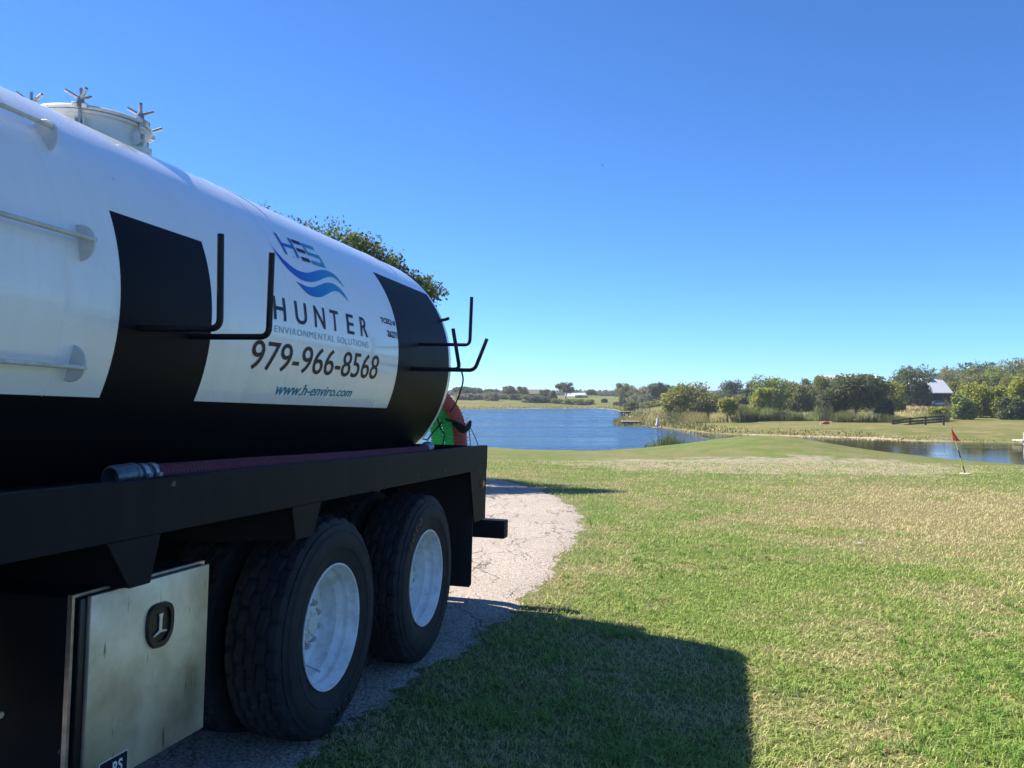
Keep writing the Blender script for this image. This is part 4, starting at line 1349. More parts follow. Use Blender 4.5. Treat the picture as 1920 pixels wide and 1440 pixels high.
G1, G2, G3 = 'trees on the far shore of the lake', 'trees and bushes beyond the inlet', 'trees on the hillside at the right'
T = [
 # px, top, wpx, Y, kind, name, label, low, group
 (868, 725, 46, 262, 'blue', 'tree', 'dark tree on the far shore just right of the tank end', .25, G1),
 (940, 737, 30, 245, 'grey', 'bush', 'grey bush between the rounded grey bush and the dark spreading tree', 0, G1),
 (966, 738, 26, 240, 'oak', 'bush', 'dark bush under the olive brown tree', 0, G1),
 (1020, 737, 30, 280, 'olive', 'tree', 'low olive tree behind the brown roofed house', .05, G1),
 (1090, 741, 26, 270, 'blue', 'bush', 'bluish hedge in front of the white building', 0, G1),
 (1160, 738, 40, 300, 'blue', 'tree', 'distant bluish tree left of the tall olive tree', .1, G1),
 (1183, 722, 30, 230, 'olive', 'tree', 'olive treetop behind the silvery tree', .1, G1),
 (1215, 724, 34, 214, 'olive', 'tree', 'olive treetop left of the dark tree above the docks', .1, G1),
 (1327, 738, 40, 210, 'grey', 'bush', 'far grey scrub right of the large yellow green bush', 0, G2),
 (1388, 738, 34, 140, 'olive', 'bush', 'olive scrub behind the small bright tree', 0, G2),
 (1570, 706, 44, 140, 'olive', 'tree', 'olive treetop left behind the large oak', .05, G2),
 (1640, 716, 40, 120, 'olive', 'tree', 'olive tree touching the right side of the large oak', .03, G2),
 (1868, 684, 50, 165, 'light', 'tree', 'mid green treetop under the skyline trees', .03, G3),
 (1770, 700, 40, 190, 'grey', 'tree', 'grey green tree at the left end of the skyline woods', .03, G3),
 (1840, 700, 60, 150, 'olive', 'tree', 'olive tree behind the willow like tree', .0, G3),
 (1905, 700, 60, 135, 'olive', 'tree', 'olive tree behind the bright right edge tree', .0, G3),
 (893, 727, 34, 268, 'blue', 'tree', 'low dark tree behind the grey bushes, second from the tank', .2, G1),
 (872, 737, 40, 236, 'grey', 'bush', 'greyish bush on the far shore nearest the red hose', 0, G1),
 (900, 737, 42, 240, 'grey', 'bush', 'greyish bush on the far shore left of the rounded one', 0, G1),
 (922, 735, 30, 232, 'grey', 'bush', 'rounded grey bush standing a little forward on the far meadow', 0, G1),
 (922, 729, 30, 266, 'blue', 'tree', 'flat topped dark tree behind the rounded grey bush', .2, G1),
 (955, 723, 34, 252, 'oak', 'tree', 'dark spreading tree left of the olive tree on the far shore', .2, G1),
 (978, 724, 26, 256, 'olive', 'tree', 'olive brown tree beside the brown roofed house', .3, G1),
 (1000, 741, 46, 226, 'oak', 'bush', 'broad dark bush below the brown roofed house', 0, G1),
 (1024, 743, 24, 226, 'blue', 'bush', 'dark bush just right of the one below the house', 0, G1),
 (1022, 729, 22, 246, 'oak', 'tree', 'rounded dark tree right of the brown roofed house', .15, G1),
 (1036, 731, 18, 238, 'oak', 'tree', 'small dark tree touching the tall spreading oak', .1, G1),
 (1061, 716.5, 38, 246, 'oak', 'oak_tree', 'tallest spreading oak on the far shore, sky showing through', .32, G1),
 (1044, 747, 28, 224, 'olive', 'bush', 'olive bush below the tall spreading oak', 0, G1),
 (1068, 748, 30, 222, 'light', 'bush', 'light green bush left of another on the far meadow', 0, G1),
 (1088, 748, 30, 221, 'light', 'bush', 'light green bush at the right end of the meadow bushes', 0, G1),
 (1105, 749, 20, 223, 'blue', 'bush', 'small dark bush right of the light green ones', 0, G1),
 (1133, 747, 12, 228, 'oak', 'bush', 'single small dark bush alone on the far meadow', 0, G1),
 (1108, 730, 20, 292, 'blue', 'tree', 'bluish tree right of the white building', .1, G1),
 (1135, 737, 44, 330, 'blue', 'tree', 'low distant tree right of the white building', .1, G1),
 (1157, 753, 14, 214, 'oak', 'bush', 'small bush near the right end of the far shore', 0, G1),
 (1167, 716, 34, 216, 'olive', 'tree', 'tall olive tree standing near the far dock', .3, G1),
 (1172, 734, 26, 204, 'blue', 'bush', 'dark bush under the tall olive tree', 0, G1),
 (1196, 727, 46, 190, 'grey', 'tree', 'silvery grey tree above the docks', .1, G1),
 (1212, 738, 36, 176, 'grey', 'bush', 'grey brown shrub right of the silvery tree', 0, G1),
 (1183, 752, 30, 165, 'olive', 'bush', 'low olive shrub by the far dock', 0, G1),
 (1231, 716, 46, 200, 'blue', 'tree', 'dark tree between the silvery tree and the large yellow green bush', .1, G1),
 (1252, 720, 28, 215, 'oak', 'tree', 'dark treetop showing left above the large yellow green bush', .1, G1),
 (1226, 752, 46, 150, 'olive', 'bush', 'low olive scrub left of the large yellow green bush', 0, G1),
 (1297, 714, 104, 112, 'olive', 'bush', 'large rounded yellow green bush by the inlet', 0, G2),
 (1268, 724, 54, 113, 'yellow', 'bush', 'yellowish left shoulder bush beside the large rounded one', 0, G2),
 (1364, 747, 38, 92, 'yellow', 'young_tree', 'small bright yellow green tree standing alone by the inlet', .3, G2),
 (1371, 711, 46, 168, 'blue', 'tree', 'dark rounded tree behind the small yellow green one', .05, G2),
 (1345, 735, 36, 190, 'blue', 'tree', 'low dark tree far back between two bushes', .05, G2),
 (1410, 711, 36, 170, 'oak', 'tree', 'dark tree touching the tall yellow green tree', .05, G2),
 (1398, 728, 36, 150, 'blue', 'bush', 'bluish bush in front of the dark rounded tree', 0, G2),
 (1444, 704, 72, 118, 'light', 'tree', 'tall yellow green tree left of the olive one', .03, G2),
 (1430, 724, 46, 114, 'yellow', 'bush', 'bright yellow green bush at the foot of the tall tree', 0, G2),
 (1477, 712, 40, 140, 'olive', 'tree', 'treetop between the tall yellow green tree and the olive one', .05, G2),
 (1498, 717, 58, 120, 'olive', 'tree', 'olive green tree above the cattails', .03, G2),
 (1514, 708, 34, 160, 'oak', 'tree', 'dark tree behind, left of the olive hilltop tree', .05, G2),
 (1540, 701, 52, 128, 'olive', 'tree', 'tall olive tree left of the long pale roof', .05, G2),
 (1606, 701, 132, 100, 'oak', 'oak_tree', 'large dark oak with broad crown before the long pale roof', .08, G2),
 (1560, 724, 56, 103, 'oak', 'tree', 'dark left shoulder tree beside the large oak', .04, G2),
 (1657, 742, 36, 102, 'oak', 'bush', 'dark leaning bush at the right foot of the large oak', 0, G2),
 (1704, 683, 78, 132, 'oak', 'tree', 'tall dark green tree beside the barn', .04, G3),
 (1730, 712, 30, 130, 'oak', 'bush', 'dark bush against the barn wall', 0, G3),
 (1672, 712, 50, 118, 'yellow', 'tree', 'yellow green tree between the large oak and the tall dark tree', .05, G3),
 (1683, 700, 30, 140, 'olive', 'tree', 'olive treetop left of the tall dark tree', .05, G3),
 (1758, 762, 42, 93, 'yellow', 'bush', 'low yellow green shrub behind the dark rail fence', 0, G3),
 (1788, 686, 62, 185, 'olive', 'tree', 'olive tree on the skyline right of the barn', .03, G3),
 (1848, 675, 66, 190, 'oak', 'tree', 'broad dark tree on the skyline, second right of the barn', .03, G3),
 (1822, 686, 52, 180, 'olive', 'tree', 'olive tree on the skyline between two taller ones', .03, G3),
 (1912, 668, 76, 172, 'olive', 'tree', 'highest tree at the right edge of the skyline', .03, G3),
 (1800, 712, 50, 138, 'olive', 'tree', 'olive tree right of the green roofed shed', .03, G3),
 (1884, 696, 60, 140, 'light', 'tree', 'mid green tree below the skyline near the right edge', .03, G3),
 (1829, 715, 70, 104, 'yellow', 'tree', 'yellow green willow like tree at the edge of the mown bank', .03, G3),
 (1806, 738, 42, 98, 'light', 'bush', 'light bush at the left foot of the willow like tree', 0, G3),
 (1850, 722, 46, 108, 'grey', 'tree', 'grey green tree with bare twigs beside the willow like one', .03, G3),
 (1880, 722, 50, 102, 'yellow', 'tree', 'yellow green tree second from the right edge', .03, G3),
 (1916, 706, 48, 100, 'yellow', 'tree', 'bright yellow green tree at the right edge of the photo', .03, G3),
 (1898, 742, 60, 98, 'oak', 'bush', 'dark bush at the foot of the bright right edge tree', 0, G3),
 (1945, 700, 80, 110, 'olive', 'tree', 'olive tree cut by the right edge of the photo', .03, G3),
]
for i, (px, top, wp, Y, kind, nm, lab, low, grp) in enumerate(T):
    big = wp > 60
    bush = nm == 'bush'
    tree_px(px, top, wp * 1.12, Y, kind, lab, name=nm, low=low, group=grp, seed=i * 7, cat='bush' if bush else 'tree',
            nleaf=int(1300 + wp * 55), size=max(0.15, wp / F_PX * Y * (0.022 if big else 0.034)),
            airy=0.35 if (px, top) in ((1061, 716.5), (1196, 727), (1850, 722)) else 0.0, nb=12 if big else 8)

# dim tree line at the very back, nobody could count it
rs = np.random.default_rng(5)
Pl = []
for s_ in range(420):
    px = rs.uniform(300, 2500); Y = rs.uniform(360, 520)
    if 1700 < px: Y = rs.uniform(230, 300)
    x, y = at(px, Y)
    z = hz(x, y)
    hh = rs.uniform(1.2, 2.6) if px < 1700 else rs.uniform(4, 9)
    n = 110
    d = rs.normal(size=(n, 3)); d /= np.linalg.norm(d, axis=1)[:, None]
    Pl.append(np.array([x, y, z + hh * 0.5]) + d * np.array([rs.uniform(4, 8), 3, hh * 0.55]) * rs.random((n, 1)) ** 0.4)
Pl = np.concatenate(Pl)
V, Fq = leaf_quads(Pl, 0.75, rs)
o = obj_np('distant_wood', V, Fq, M['leaf_blue'], tint=np.clip(rs.normal(0.55, 0.2, len(Pl)), 0, 1))
tag(o, 'thin dark line of woods along the horizon', 'wood', kind='stuff')

# the oak behind the tank: crown reaches over the lane
def near_oak():
    rs = np.random.default_rng(77)
    x, y = -9.50, 21.2
    root = empty('oak_tree', (x, y, -0.37))
    root.scale = (0.925, 0.925, 0.93)
    tag(root, 'leafy oak rising behind the tank, branches showing over its top edge', 'tree')
    blobs = [(0, 0, 5.6, 3.4, 3.2, 2.4)]
    tips = [(4.35, -0.6, 6.15, .55, .5, .42), (5.3, -0.6, 5.75, 1.0, .8, .72), (6.3, -0.7, 5.55, .85, .7, .52), (6.95, -0.7, 5.15, .65, .6, .55), (7.5, -0.8, 4.8, .5, .5, .36), (8.0, -0.9, 4.55, .36, .35, .22), (4.2, -0.4, 5.35, 1.1, .9, .75), (3.3, -0.8, 6.2, 1.0, .9, .66), (2.4, -0.7, 6.55, 1.1, 1.0, .66), (1.2, -0.3, 6.9, 1.3, 1.1, .7), (6.3, 0.3, 4.7, .9, .8, .6), (6.4, -1.6, 4.0, .8, .7, .40),
            (-0.4, 0, 7.0, 1.4, 1.2, .7), (-1.8, 0, 6.9, 1.5, 1.3, .8), (-3, 0.3, 6.3, 1.6, 1.5, .9), (-4.6, 0, 5.4, 1.5, 1.5, 1.0), (5.9, 1.0, 4.0, 1.1, 1.1, .6), (4.6, 1.5, 4.7, 1.2, 1.3, .8), (4.4, -2.2, 4.4, 1.3, 1.1, .8), (2.5, -2.8, 4.8, 1.5, 1.3, .9), (0, -3, 5.0, 1.6, 1.3, 1.0), (-2.5, -2.6, 4.8, 1.5, 1.3, 1.0), (1.5, 2.8, 5.0, 1.6, 1.4, 1.0), (-2, 2.8, 5.0, 1.6, 1.4, 1.0), (5.4, -1.4, 3.9, 1.0, 1.0, .6)]
    blobs += tips
    P = []
    # twig clusters: many small sprays on each lump, so gaps stay open
    for (bx, by, bz, rx, ry, rz) in blobs:
        nc = int(46 * (rx * ry * rz) ** (2 / 3)) + 16
        nc = min(nc, 150) if (bx > 2 and bz > 4.5) else min(nc, 60)
        d = rs.normal(size=(nc, 3)); d /= np.linalg.norm(d, axis=1)[:, None]
        C_ = np.array([bx, by, bz]) + d * np.array([rx, ry, rz]) * (0.45 + 0.55 * rs.random((nc, 1)))
        for c_ in C_:
            m = rs.integers(60, 100)
            P.append(c_ + rs.normal(0, 1, (m, 3)) * np.array([0.17, 0.17, 0.11]))
    P = np.concatenate(P)
    V, Fq = leaf_quads(P, 0.047, rs)
    obj_np('crown', V, Fq, M['leaf_oak2'], root, tint=np.clip(rs.normal(0.5, 0.25, len(P)), 0, 1))
    trunk_mesh(4.0, 0.30, [(t[0], t[1], t[2] - 0.2) for t in tips], rs, twigs=0).build('trunk', M['bark'], root, smooth=60)
M['leaf_oak2'] = leafy('foliage_oak_near', [(0.05, 0.085, 0.025), (0.11, 0.155, 0.05), (0.22, 0.25, 0.10)], trans=0.45)
near_oak()

# ------------------------------------------------------------------ reeds, shore grass, cattails (stuff)
def blades_mesh(P, H, Wd, rs, lean=0.25, bend=0.3, tri=False):
    """P (n,3) feet; H heights; Wd widths. two-section blade: quad + tip"""
    n = len(P)
    a = rs.random(n) * 2 * PI
    side = np.stack([np.cos(a), np.sin(a), np.zeros(n)], 1)
    fw_ = np.stack([-np.sin(a), np.cos(a), np.zeros(n)], 1) * (rs.normal(0, lean, n) * H)[:, None]
    fw_ += rs.normal(0, 1, (n, 3)) * np.array([1, 1, 0]) * (lean * 0.5 * H)[:, None]
    up = np.array([0, 0, 1.0])
    w = Wd[:, None] * 0.5
    m = P + fw_ * 0.35 + up * (H * 0.6)[:, None]
    t = P + fw_ * (1.0 + bend) + up * (H * (1.0 - 0.18 * np.abs(rs.normal(0, 1, n)).clip(0, 2)))[:, None]
    V = np.stack([P - side * w, P + side * w, m + side * w * 0.8, m - side * w * 0.8, t], 1).reshape(-1, 3)
    b0 = np.arange(n)[:, None] * 5
    F3 = np.concatenate([b0 + np.array([0, 1, 2]), b0 + np.array([0, 2, 3]), b0 + np.array([3, 2, 4])], 1).reshape(-1, 3)
    return V, F3

def scatter_stuff(name, pts, H, Wd, mat, label, cat, tint, seed, lean=0.2):
    rs = np.random.default_rng(seed)
    V, F3 = blades_mesh(pts, H, Wd, rs, lean=lean)
    o = obj_np(name, V, F3, mat, tint=np.repeat(tint, 3))
    return tag(o, label, cat, kind='stuff')

rs = np.random.default_rng(21)
# shore grass along the far banks
n = 190000
px = rs.uniform(850, 2050, n); Yr = rs.uniform(60, 215, n) ** 1.0
X = (px - 960) / F_PX * Yr
d = -poly_dist(np.stack([X, Yr], 1), water_poly)
clump = np.sin(X * 0.9) * np.sin(Yr * 0.7 + X * 0.3) + np.sin(X * 2.3 + Yr)
rightm = (px > 1640)
maxd = np.where(Yr > 150, 7, np.where(rightm, 1.4, 4.0))
keep = (d > 0.05) & (d < maxd) & (rs.random(n) < np.exp(-d / (maxd * 0.5)) * (0.8 + 0.15 * clump).clip(0.3, 1))
X, Yr, d, px = X[keep], Yr[keep], d[keep], px[keep]
Z = height(X, Yr)
Hh = (0.10 + 0.32 * rs.random(len(X)) ** 1.6) * np.where(px > 1640, 0.35, np.where((px < 1330) & (Yr < 150), 1.6, 0.8))
scatter_stuff('shore_grass', np.stack([X, Yr, Z], 1), Hh, 0.05 + 0.0006 * Yr, M['shore'], 'tall yellow green grass along the water on the far bank', 'grass', np.clip(rs.normal(0.45, 0.28, len(X)), 0, 1), 3)

# cattails in front of the trees
def band(name, px0, px1, Y0, Y1, n, h0, h1, label, cat, seed, t0=0.35, kind='reed', wd=0.07):
    rs = np.random.default_rng(seed)
    px = rs.uniform(px0, px1, n); Y = rs.uniform(Y0, Y1, n)
    X = (px - 960) / F_PX * Y
    env = (0.7 + 0.3 * np.sin(X * 0.55 + seed) + 0.15 * np.sin(X * 2.3)).clip(0.3, 1.1)
    H = (h0 + (h1 - h0) * rs.random(n)) * env
    Z = height(X, Y)
    scatter_stuff(name, np.stack([X, Y, Z], 1), H, np.full(n, wd), M[kind], label, cat, np.clip(rs.normal(t0, 0.25, n), 0, 1), seed, lean=0.10)
band('cattails', 1388, 1560, 92, 101, 9000, 0.9, 1.75, 'band of green cattails below the trees across the inlet', 'cattails', 31, 0.35)
band('cattails', 1560, 1780, 88, 94, 6500, 0.6, 1.35, 'cattails at the foot of the large oak and behind the rail fence', 'cattails', 32, 0.5)
band('scrub_grass', 1150, 1400, 92, 125, 14000, 0.4, 1.0, 'rough grass on the point by the docks', 'grass', 33, 0.6, 'shore', 0.1)
band('meadow_weeds', 1380, 1800, 104, 150, 12000, 0.3, 0.75, 'tan and green weeds on the slope below the barn', 'grass', 34, 0.8, 'shore', 0.12)
# pale stones on the banks
rs = np.random.default_rng(55)
SP = []
for (px, Y, n_, sx, sy) in ((1322, 80.5, 40, 1.1, 0.4), (1402, 75.5, 10, 0.5, 0.2), (1545, 72.6, 14, 0.7, 0.25), (1580, 71.2, 40, 1.6, 0.4), (1655, 68.6, 26, 1.3, 0.3), (1690, 67.0, 60, 2.4, 0.35), (1100, 213, 16, 4.0, 0.5), (960, 206.5, 22, 9.0, 0.6)):
    x, y = at(px, Y)
    SP.append(np.stack([rs.normal(x, sx, n_), rs.normal(y, sy, n_), rs.uniform(0.04, 0.17, n_) * (1.4 if Y > 150 else 0.6)], 1))
SP = np.concatenate(SP)
zz = np.maximum(height(SP[:, 0], SP[:, 1]), WZ - 0.02)
dirs6 = np.array([(1, 0, 0), (-1, 0, 0), (0, 1, 0), (0, -1, 0), (0, 0, 0.55), (0, 0, -0.5)])
C3 = np.stack([SP[:, 0], SP[:, 1], zz + 0.02], 1)
Vs = (C3[:, None, :] + dirs6[None] * (SP[:, 2:3] * rs.uniform(0.7, 1.4, (len(SP), 6)))[..., None]).reshape(-1, 3)
f8 = np.array([(0, 2, 4), (2, 1, 4), (1, 3, 4), (3, 0, 4), (2, 0, 5), (1, 2, 5), (3, 1, 5), (0, 3, 5)])
o = obj_np('bank_stones', Vs, (np.arange(len(SP))[:, None, None] * 6 + f8[None]).reshape(-1, 3), M['sandstone'])
tag(o, 'pale sandstone pieces scattered along the far water line', 'stones', kind='stuff')
# reeds at the near edge of the lake
rs = np.random.default_rng(41)
n = 520
cx = np.concatenate([rs.normal(1252, 14, n // 2), rs.uniform(1208, 1288, n - n // 2)])
Y = rs.uniform(48.3, 49.6, n)
X = (cx - 960) / F_PX * Y
Hn = rs.uniform(0.5, 1.25, n) * (1 - np.abs(cx - 1255) / 75).clip(0.4, 1)
scatter_stuff('reeds', np.stack([X, Y, np.full(n, -1.95)], 1), Hn + 0.35, np.full(n, 0.028), M['reed'], 'clump of tall reeds at the near edge of the lake', 'reeds', np.clip(rs.normal(0.35, 0.2, n), 0, 1), 42, lean=0.10)

# ------------------------------------------------------------------ lawn blades
def lawn():
    rs = np.random.default_rng(9)
    PX, PY = [], []
    # density falls with distance; area is the wedge the camera sees plus a margin
    bands = [(2.2, 3.2, 5200), (3.2, 4.6, 4800), (4.6, 6.5, 3400), (6.5, 9.5, 1900), (9.5, 14, 900), (14, 20, 420), (20, 30, 150)]
    for y0, y1, dn in bands:
        xl0 = -1.6 if y1 < 8 else -0.4 * y1 * 0.3 - 1.0
        xl1 = 0.64 * y1 + 0.8
        m = int((y1 - y0) * (xl1 - xl0) * dn)
        PX.append(rs.uniform(xl0, xl1, m)); PY.append(rs.uniform(y0, y1, m))
    X = np.concatenate(PX); Y = np.concatenate(PY)
    keep = X < 0.63 * Y + 0.7
    X, Y = X[keep], Y[keep]
    din = poly_dist(np.stack([X, Y], 1), road_poly)
    keep = (din < 0.0) | ((din < 0.09) & (rs.random(len(X)) < 0.45)) | ((din < 0.20) & (rs.random(len(X)) < 0.10)) | ((din < 0.4) & (rs.random(len(X)) < 0.012))
    X, Y = X[keep], Y[keep]
    # tufts: blades gather into clumps
    n = len(X)
    cl = rs.random(n) < 0.55
    gx_ = np.round(X[cl] / 0.07 + rs.normal(0, 0.15, cl.sum())) * 0.07; gy_ = np.round(Y[cl] / 0.07) * 0.07
    hsh = np.sin(gx_ * 127.1 + gy_ * 311.7) * 43758.5
    X[cl] = gx_ + (hsh - np.floor(hsh) - 0.5) * 0.08 + rs.normal(0, 0.012, cl.sum())
    Y[cl] = gy_ + (np.floor(hsh * 7) % 7 / 7 - 0.5) * 0.08 + rs.normal(0, 0.012, cl.sum())
    tall = 0.5 + 0.5 * np.sin(X * 1.7 + 0.8 * np.sin(Y * 1.3)) * np.sin(Y * 1.9 + X * 0.6 + 1)
    tall += 0.35 * np.sin(X * 5.1 + Y * 3.3) * np.sin(Y * 4.7)
    tall = tall.clip(0, 1.3)
    H = (0.014 + 0.016 * rs.random(n) + 0.026 * tall * rs.random(n) ** 1.5) * (1 + Y * 0.022)
    W = (0.0026 + 0.0022 * rs.random(n)) * (1 + Y * 0.11)
    Z = height(X, Y) - 0.002
    V, F3 = blades_mesh(np.stack([X, Y, Z], 1), H, W, rs, lean=0.75, bend=0.35)
    tint = np.clip(rs.normal(0.5, 0.26, n) - 0.25 * (tall - 0.5), 0, 1)
    o = obj_np('grass', V, F3, M['blade'], tint=np.repeat(tint, 3))
    tag(o, 'short mown grass, green with straw coloured patches, beside the lane', 'grass', kind='stuff')
    print('lawn blades', n)
lawn()
# coarse bright tufts
def tufts():
    rs = np.random.default_rng(15)
    spots = [(2.35, 4.6, .5, 900), (3.0, 5.35, .45, 900), (2.2, 3.75, .4, 700), (1.9, 3.5, .3, 400), (3.3, 6.4, .4, 500), (4.3, 6.6, .5, 500), (1.0, 7.3, .3, 250), (1.15, 12, .6, 300), (0.75, 6.15, .10, 260), (2.9, 4.1, .45, 600), (2.6, 10, .9, 500), (3.4, 3.9, .3, 300), (1.6, 9.2, .5, 300), (0.5, 8.2, .2, 120), (0.1, 4.9, .5, 500), (0.6, 4.2, .4, 400)]
    P, H = [], []
    for (x, y, r, m) in spots:
        nc = max(4, m // 16)
        c = np.stack([rs.normal(x, r * 0.6, nc), rs.normal(y, r * 0.8, nc)], 1)
        k = rs.integers(0, nc, m)
        p = c[k] + rs.normal(0, 0.016, (m, 2))
        P.append(p); H.append(rs.uniform(0.035, 0.085, m))
    P = np.concatenate(P); H = np.concatenate(H)
    d = poly_dist(P, road_poly); ok = d < 0
    P, H = P[ok], H[ok]
    V, F3 = blades_mesh(np.concatenate([P, (height(P[:, 0], P[:, 1]) - 0.003)[:, None]], 1), H, rs.uniform(0.004, 0.0075, len(P)), rs, lean=0.8, bend=0.4)
    o = obj_np('grass_tufts', V, F3, M['tuft'], tint=np.repeat(np.clip(rs.normal(0.4, 0.25, len(P)), 0, 1), 3))
    tag(o, 'coarser bright green tufts standing out of the mown lawn', 'grass', kind='stuff')
M['tuft'] = leafy('tuft_blades', [(0.09, 0.20, 0.025), (0.20, 0.34, 0.06), (0.42, 0.44, 0.17)], trans=0.35)
tufts()

# loose chips along the lane edge
rs = np.random.default_rng(19)
k = rs.integers(40, NR - 120, 4200)
off = np.abs(rs.normal(0, 0.10, len(k))) * np.where(rs.random(len(k)) < 0.5, 1, -0.7)
G = er[k] + dirn[k] * off[:, None] + rs.normal(0, 0.04, (len(k), 2))
s = rs.uniform(0.0025, 0.006, len(k))[:, None]
cz = height(G[:, 0], G[:, 1]) + np.where(off > 0, 0.018, 0.004)
C3 = np.concatenate([G, cz[:, None]], 1)
dirs = np.array([(1, 0, 0), (-1, 0, 0), (0, 1, 0), (0, -1, 0), (0, 0, 0.8), (0, 0, -0.8)])
Vc = (C3[:, None, :] + dirs[None] * (s * rs.uniform(0.6, 1.3, (len(k), 6)))[..., None]).reshape(-1, 3)
ft = np.array([(0, 2, 4), (2, 1, 4), (1, 3, 4), (3, 0, 4), (2, 0, 5), (1, 2, 5), (3, 1, 5), (0, 3, 5)])
Fc = (np.arange(len(k))[:, None, None] * 6 + ft[None]).reshape(-1, 3)
o = obj_np('gravel', Vc, Fc, M['chip'])
tag(o, 'loose pale chips strewn along the edge of the lane', 'gravel', kind='stuff')

# ------------------------------------------------------------------ buildings
def shed(name, px0, px1, row_eave, row_ridge, Y, depth, wallmat, roofmat, label, cat='building', gable_side=None, doors=0, windows=0, ridge_shift=0.5):
    """long building, ridge along x (parallel to the view plane) unless gable_side"""
    x0, y0 = at(px0, Y); x1, _ = at(px1, Y)
    ze = CZ - (row_eave - HZ) / F_PX * Y; zr = CZ - (row_ridge - HZ) / F_PX * (Y + depth * 0.5)
    zb = hz((x0 + x1) / 2, Y) - 0.3
    root = empty(name, ((x0 + x1) / 2, Y + depth / 2, zb))
    tag(root, label, cat)
    root.rotation_euler = (0, 0, -math.atan2((x0 + x1) / 2, Y))
    w2 = (x1 - x0) / 2; d2 = depth / 2; he = ze - zb; hr = zr - zb
    b = MB(); b.box(-w2, w2, -d2, d2, 0, he)
    b.prism([(-d2, he), (d2, he), (0, hr - 0.05)], 'x', -w2 + 0.01, w2 - 0.01)
    b.build('wall', wallmat, root)
    b = MB(); o_ = 0.4; t = 0.12
    sl = (hr - he) / d2
    b.prism([(-d2 - o_, he - sl * o_ + t), (0, hr + t), (0, hr), (-d2 - o_, he - sl * o_)], 'x', -w2 - o_, w2 + o_)
    b.prism([(d2 + o_, he - sl * o_ + t), (0, hr + t), (0, hr), (d2 + o_, he - sl * o_)], 'x', -w2 - o_, w2 + o_)
    # standing seams
    ns = int(min(60, 2 * w2 / 0.6))
    for i in range(ns + 1):
        xs = -w2 - o_ + (2 * w2 + 2 * o_) * i / ns
        b.prism([(-d2 - o_, he - sl * o_ + t), (-0.01, hr + t), (-0.01, hr + t + 0.04), (-d2 - o_, he - sl * o_ + t + 0.04)], 'x', xs - 0.02, xs + 0.02)
    b.build('roof', roofmat, root)
    for i in range(windows):
        xw = -w2 + 2 * w2 * (i + 0.5) / windows
        b = MB(); b.box(xw - 0.55, xw + 0.55, -d2 - 0.06, -d2 + 0.02, he * 0.40, he * 0.75)
        f = b.build('window', M['wallpale'], root)
        b = MB(); b.box(xw - 0.45, xw + 0.45, -d2 - 0.08, -d2 - 0.05, he * 0.43, he * 0.72)
        b.build('pane', M['glass'], f)
    for i in range(doors):
        xw = -w2 + 2 * w2 * (i + 0.5) / doors
        b = MB(); b.box(xw - 1.2, xw + 1.2, -d2 - 0.07, -d2 + 0.02, 0.25, he * 0.8)
        b.build('door', M['darkwood'], root)
    return root
shed('warehouse', 1572, 1676, 713, 704.0, 205, 22, M['wallpale'], M['roofwhite'], 'long building with pale metal roof on the hill behind the large oak', windows=6)
shed('farm_building', 1064, 1102, 743.5, 737.2, 300, 14, M['wallpale'], M['roofwhite'], 'low white building right of the tall spreading oak', windows=3)
shed('house', 992, 1012, 738.5, 731, 262, 9, M['wallpale'], M['roofbrown'], 'house with brown roof among the trees on the far shore', 'house', windows=2)

# barn: roof slope facing us, gable to the right
def barn():
    Y = 138.0
    x0, _ = at(1716, Y); x1, _ = at(1771, Y)
    zb = hz((x0 + x1) / 2, Y) - 0.2
    def zrow(r, yy=Y): return CZ - (r - HZ) / F_PX * yy
    ze = zrow(730); zr = zrow(714)
    root = empty('barn', ((x0 + x1) / 2, Y, zb)); tag(root, 'barn with pale metal roof and brown plank wall half hidden by the dark tree', 'barn')
    w = x1 - x0; he = ze - zb; hr = zr - zb + 0.4
    b = MB(); b.box(-w / 2, w / 2, 0, 8, 0, he)
    b.prism([(-w / 2, he), (w / 2, he), (0, hr)], 'y', 0.01, 7.99)
    b.build('wall', M['wallbrown'], root)
    for i in range(12):
        xx = -w / 2 + w * (i + 0.5) / 12
        b = MB(); b.box(xx - w / 24 + 0.03, xx + w / 24 - 0.03, -0.05, -0.01, 0.02, he - 0.05)
        b.build('plank', M['wallbrown'], root)
    b = MB(); o_ = 0.35; sl = (hr - he) / (w / 2)
    for s in (-1, 1):
        b.prism([(s * (w / 2 + o_), he - sl * o_), (0, hr + 0.02), (0, hr + 0.14), (s * (w / 2 + o_), he - sl * o_ + 0.12)], 'y', -0.4, 8.4)
    b.build('roof', M['roofwhite'], root)
    # lean-to roof sloping towards the viewer
    b = MB()
    b.add([(-w / 2 - 0.2, -2.6, he - 0.55), (w / 2 + 0.1, -2.6, he - 0.55), (w / 2 - 0.2, 0.1, hr - 0.3), (-w * 0.10, 0.1, hr + 0.1), (-w / 2 - 0.2, 0.1, he + 0.4),
           (-w / 2 - 0.2, -2.6, he - 0.65), (w / 2 + 0.1, -2.6, he - 0.65), (w / 2 - 0.2, 0.1, hr - 0.4), (-w * 0.10, 0.1, hr), (-w / 2 - 0.2, 0.1, he + 0.3)],
          [(0, 1, 2, 3, 4), (9, 8, 7, 6, 5), (0, 5, 6, 1), (1, 6, 7, 2), (2, 7, 8, 3), (3, 8, 9, 4), (4, 9, 5, 0)])
    b.build('porch_roof', M['roofwhite'], root)
    for i in range(4):
        xx = -w / 2 + 0.2 + (w - 0.4) * i / 3
        b = MB(); b.box(xx - 0.08, xx + 0.08, -2.5, -2.34, 0, he - 0.6); b.build('porch_post', M['darkwood'], root)
    b = MB(); b.box(0.2, 2.0, -0.09, -0.05, 0.1, he * 0.75); b.build('door', M['darkwood'], root)
barn()
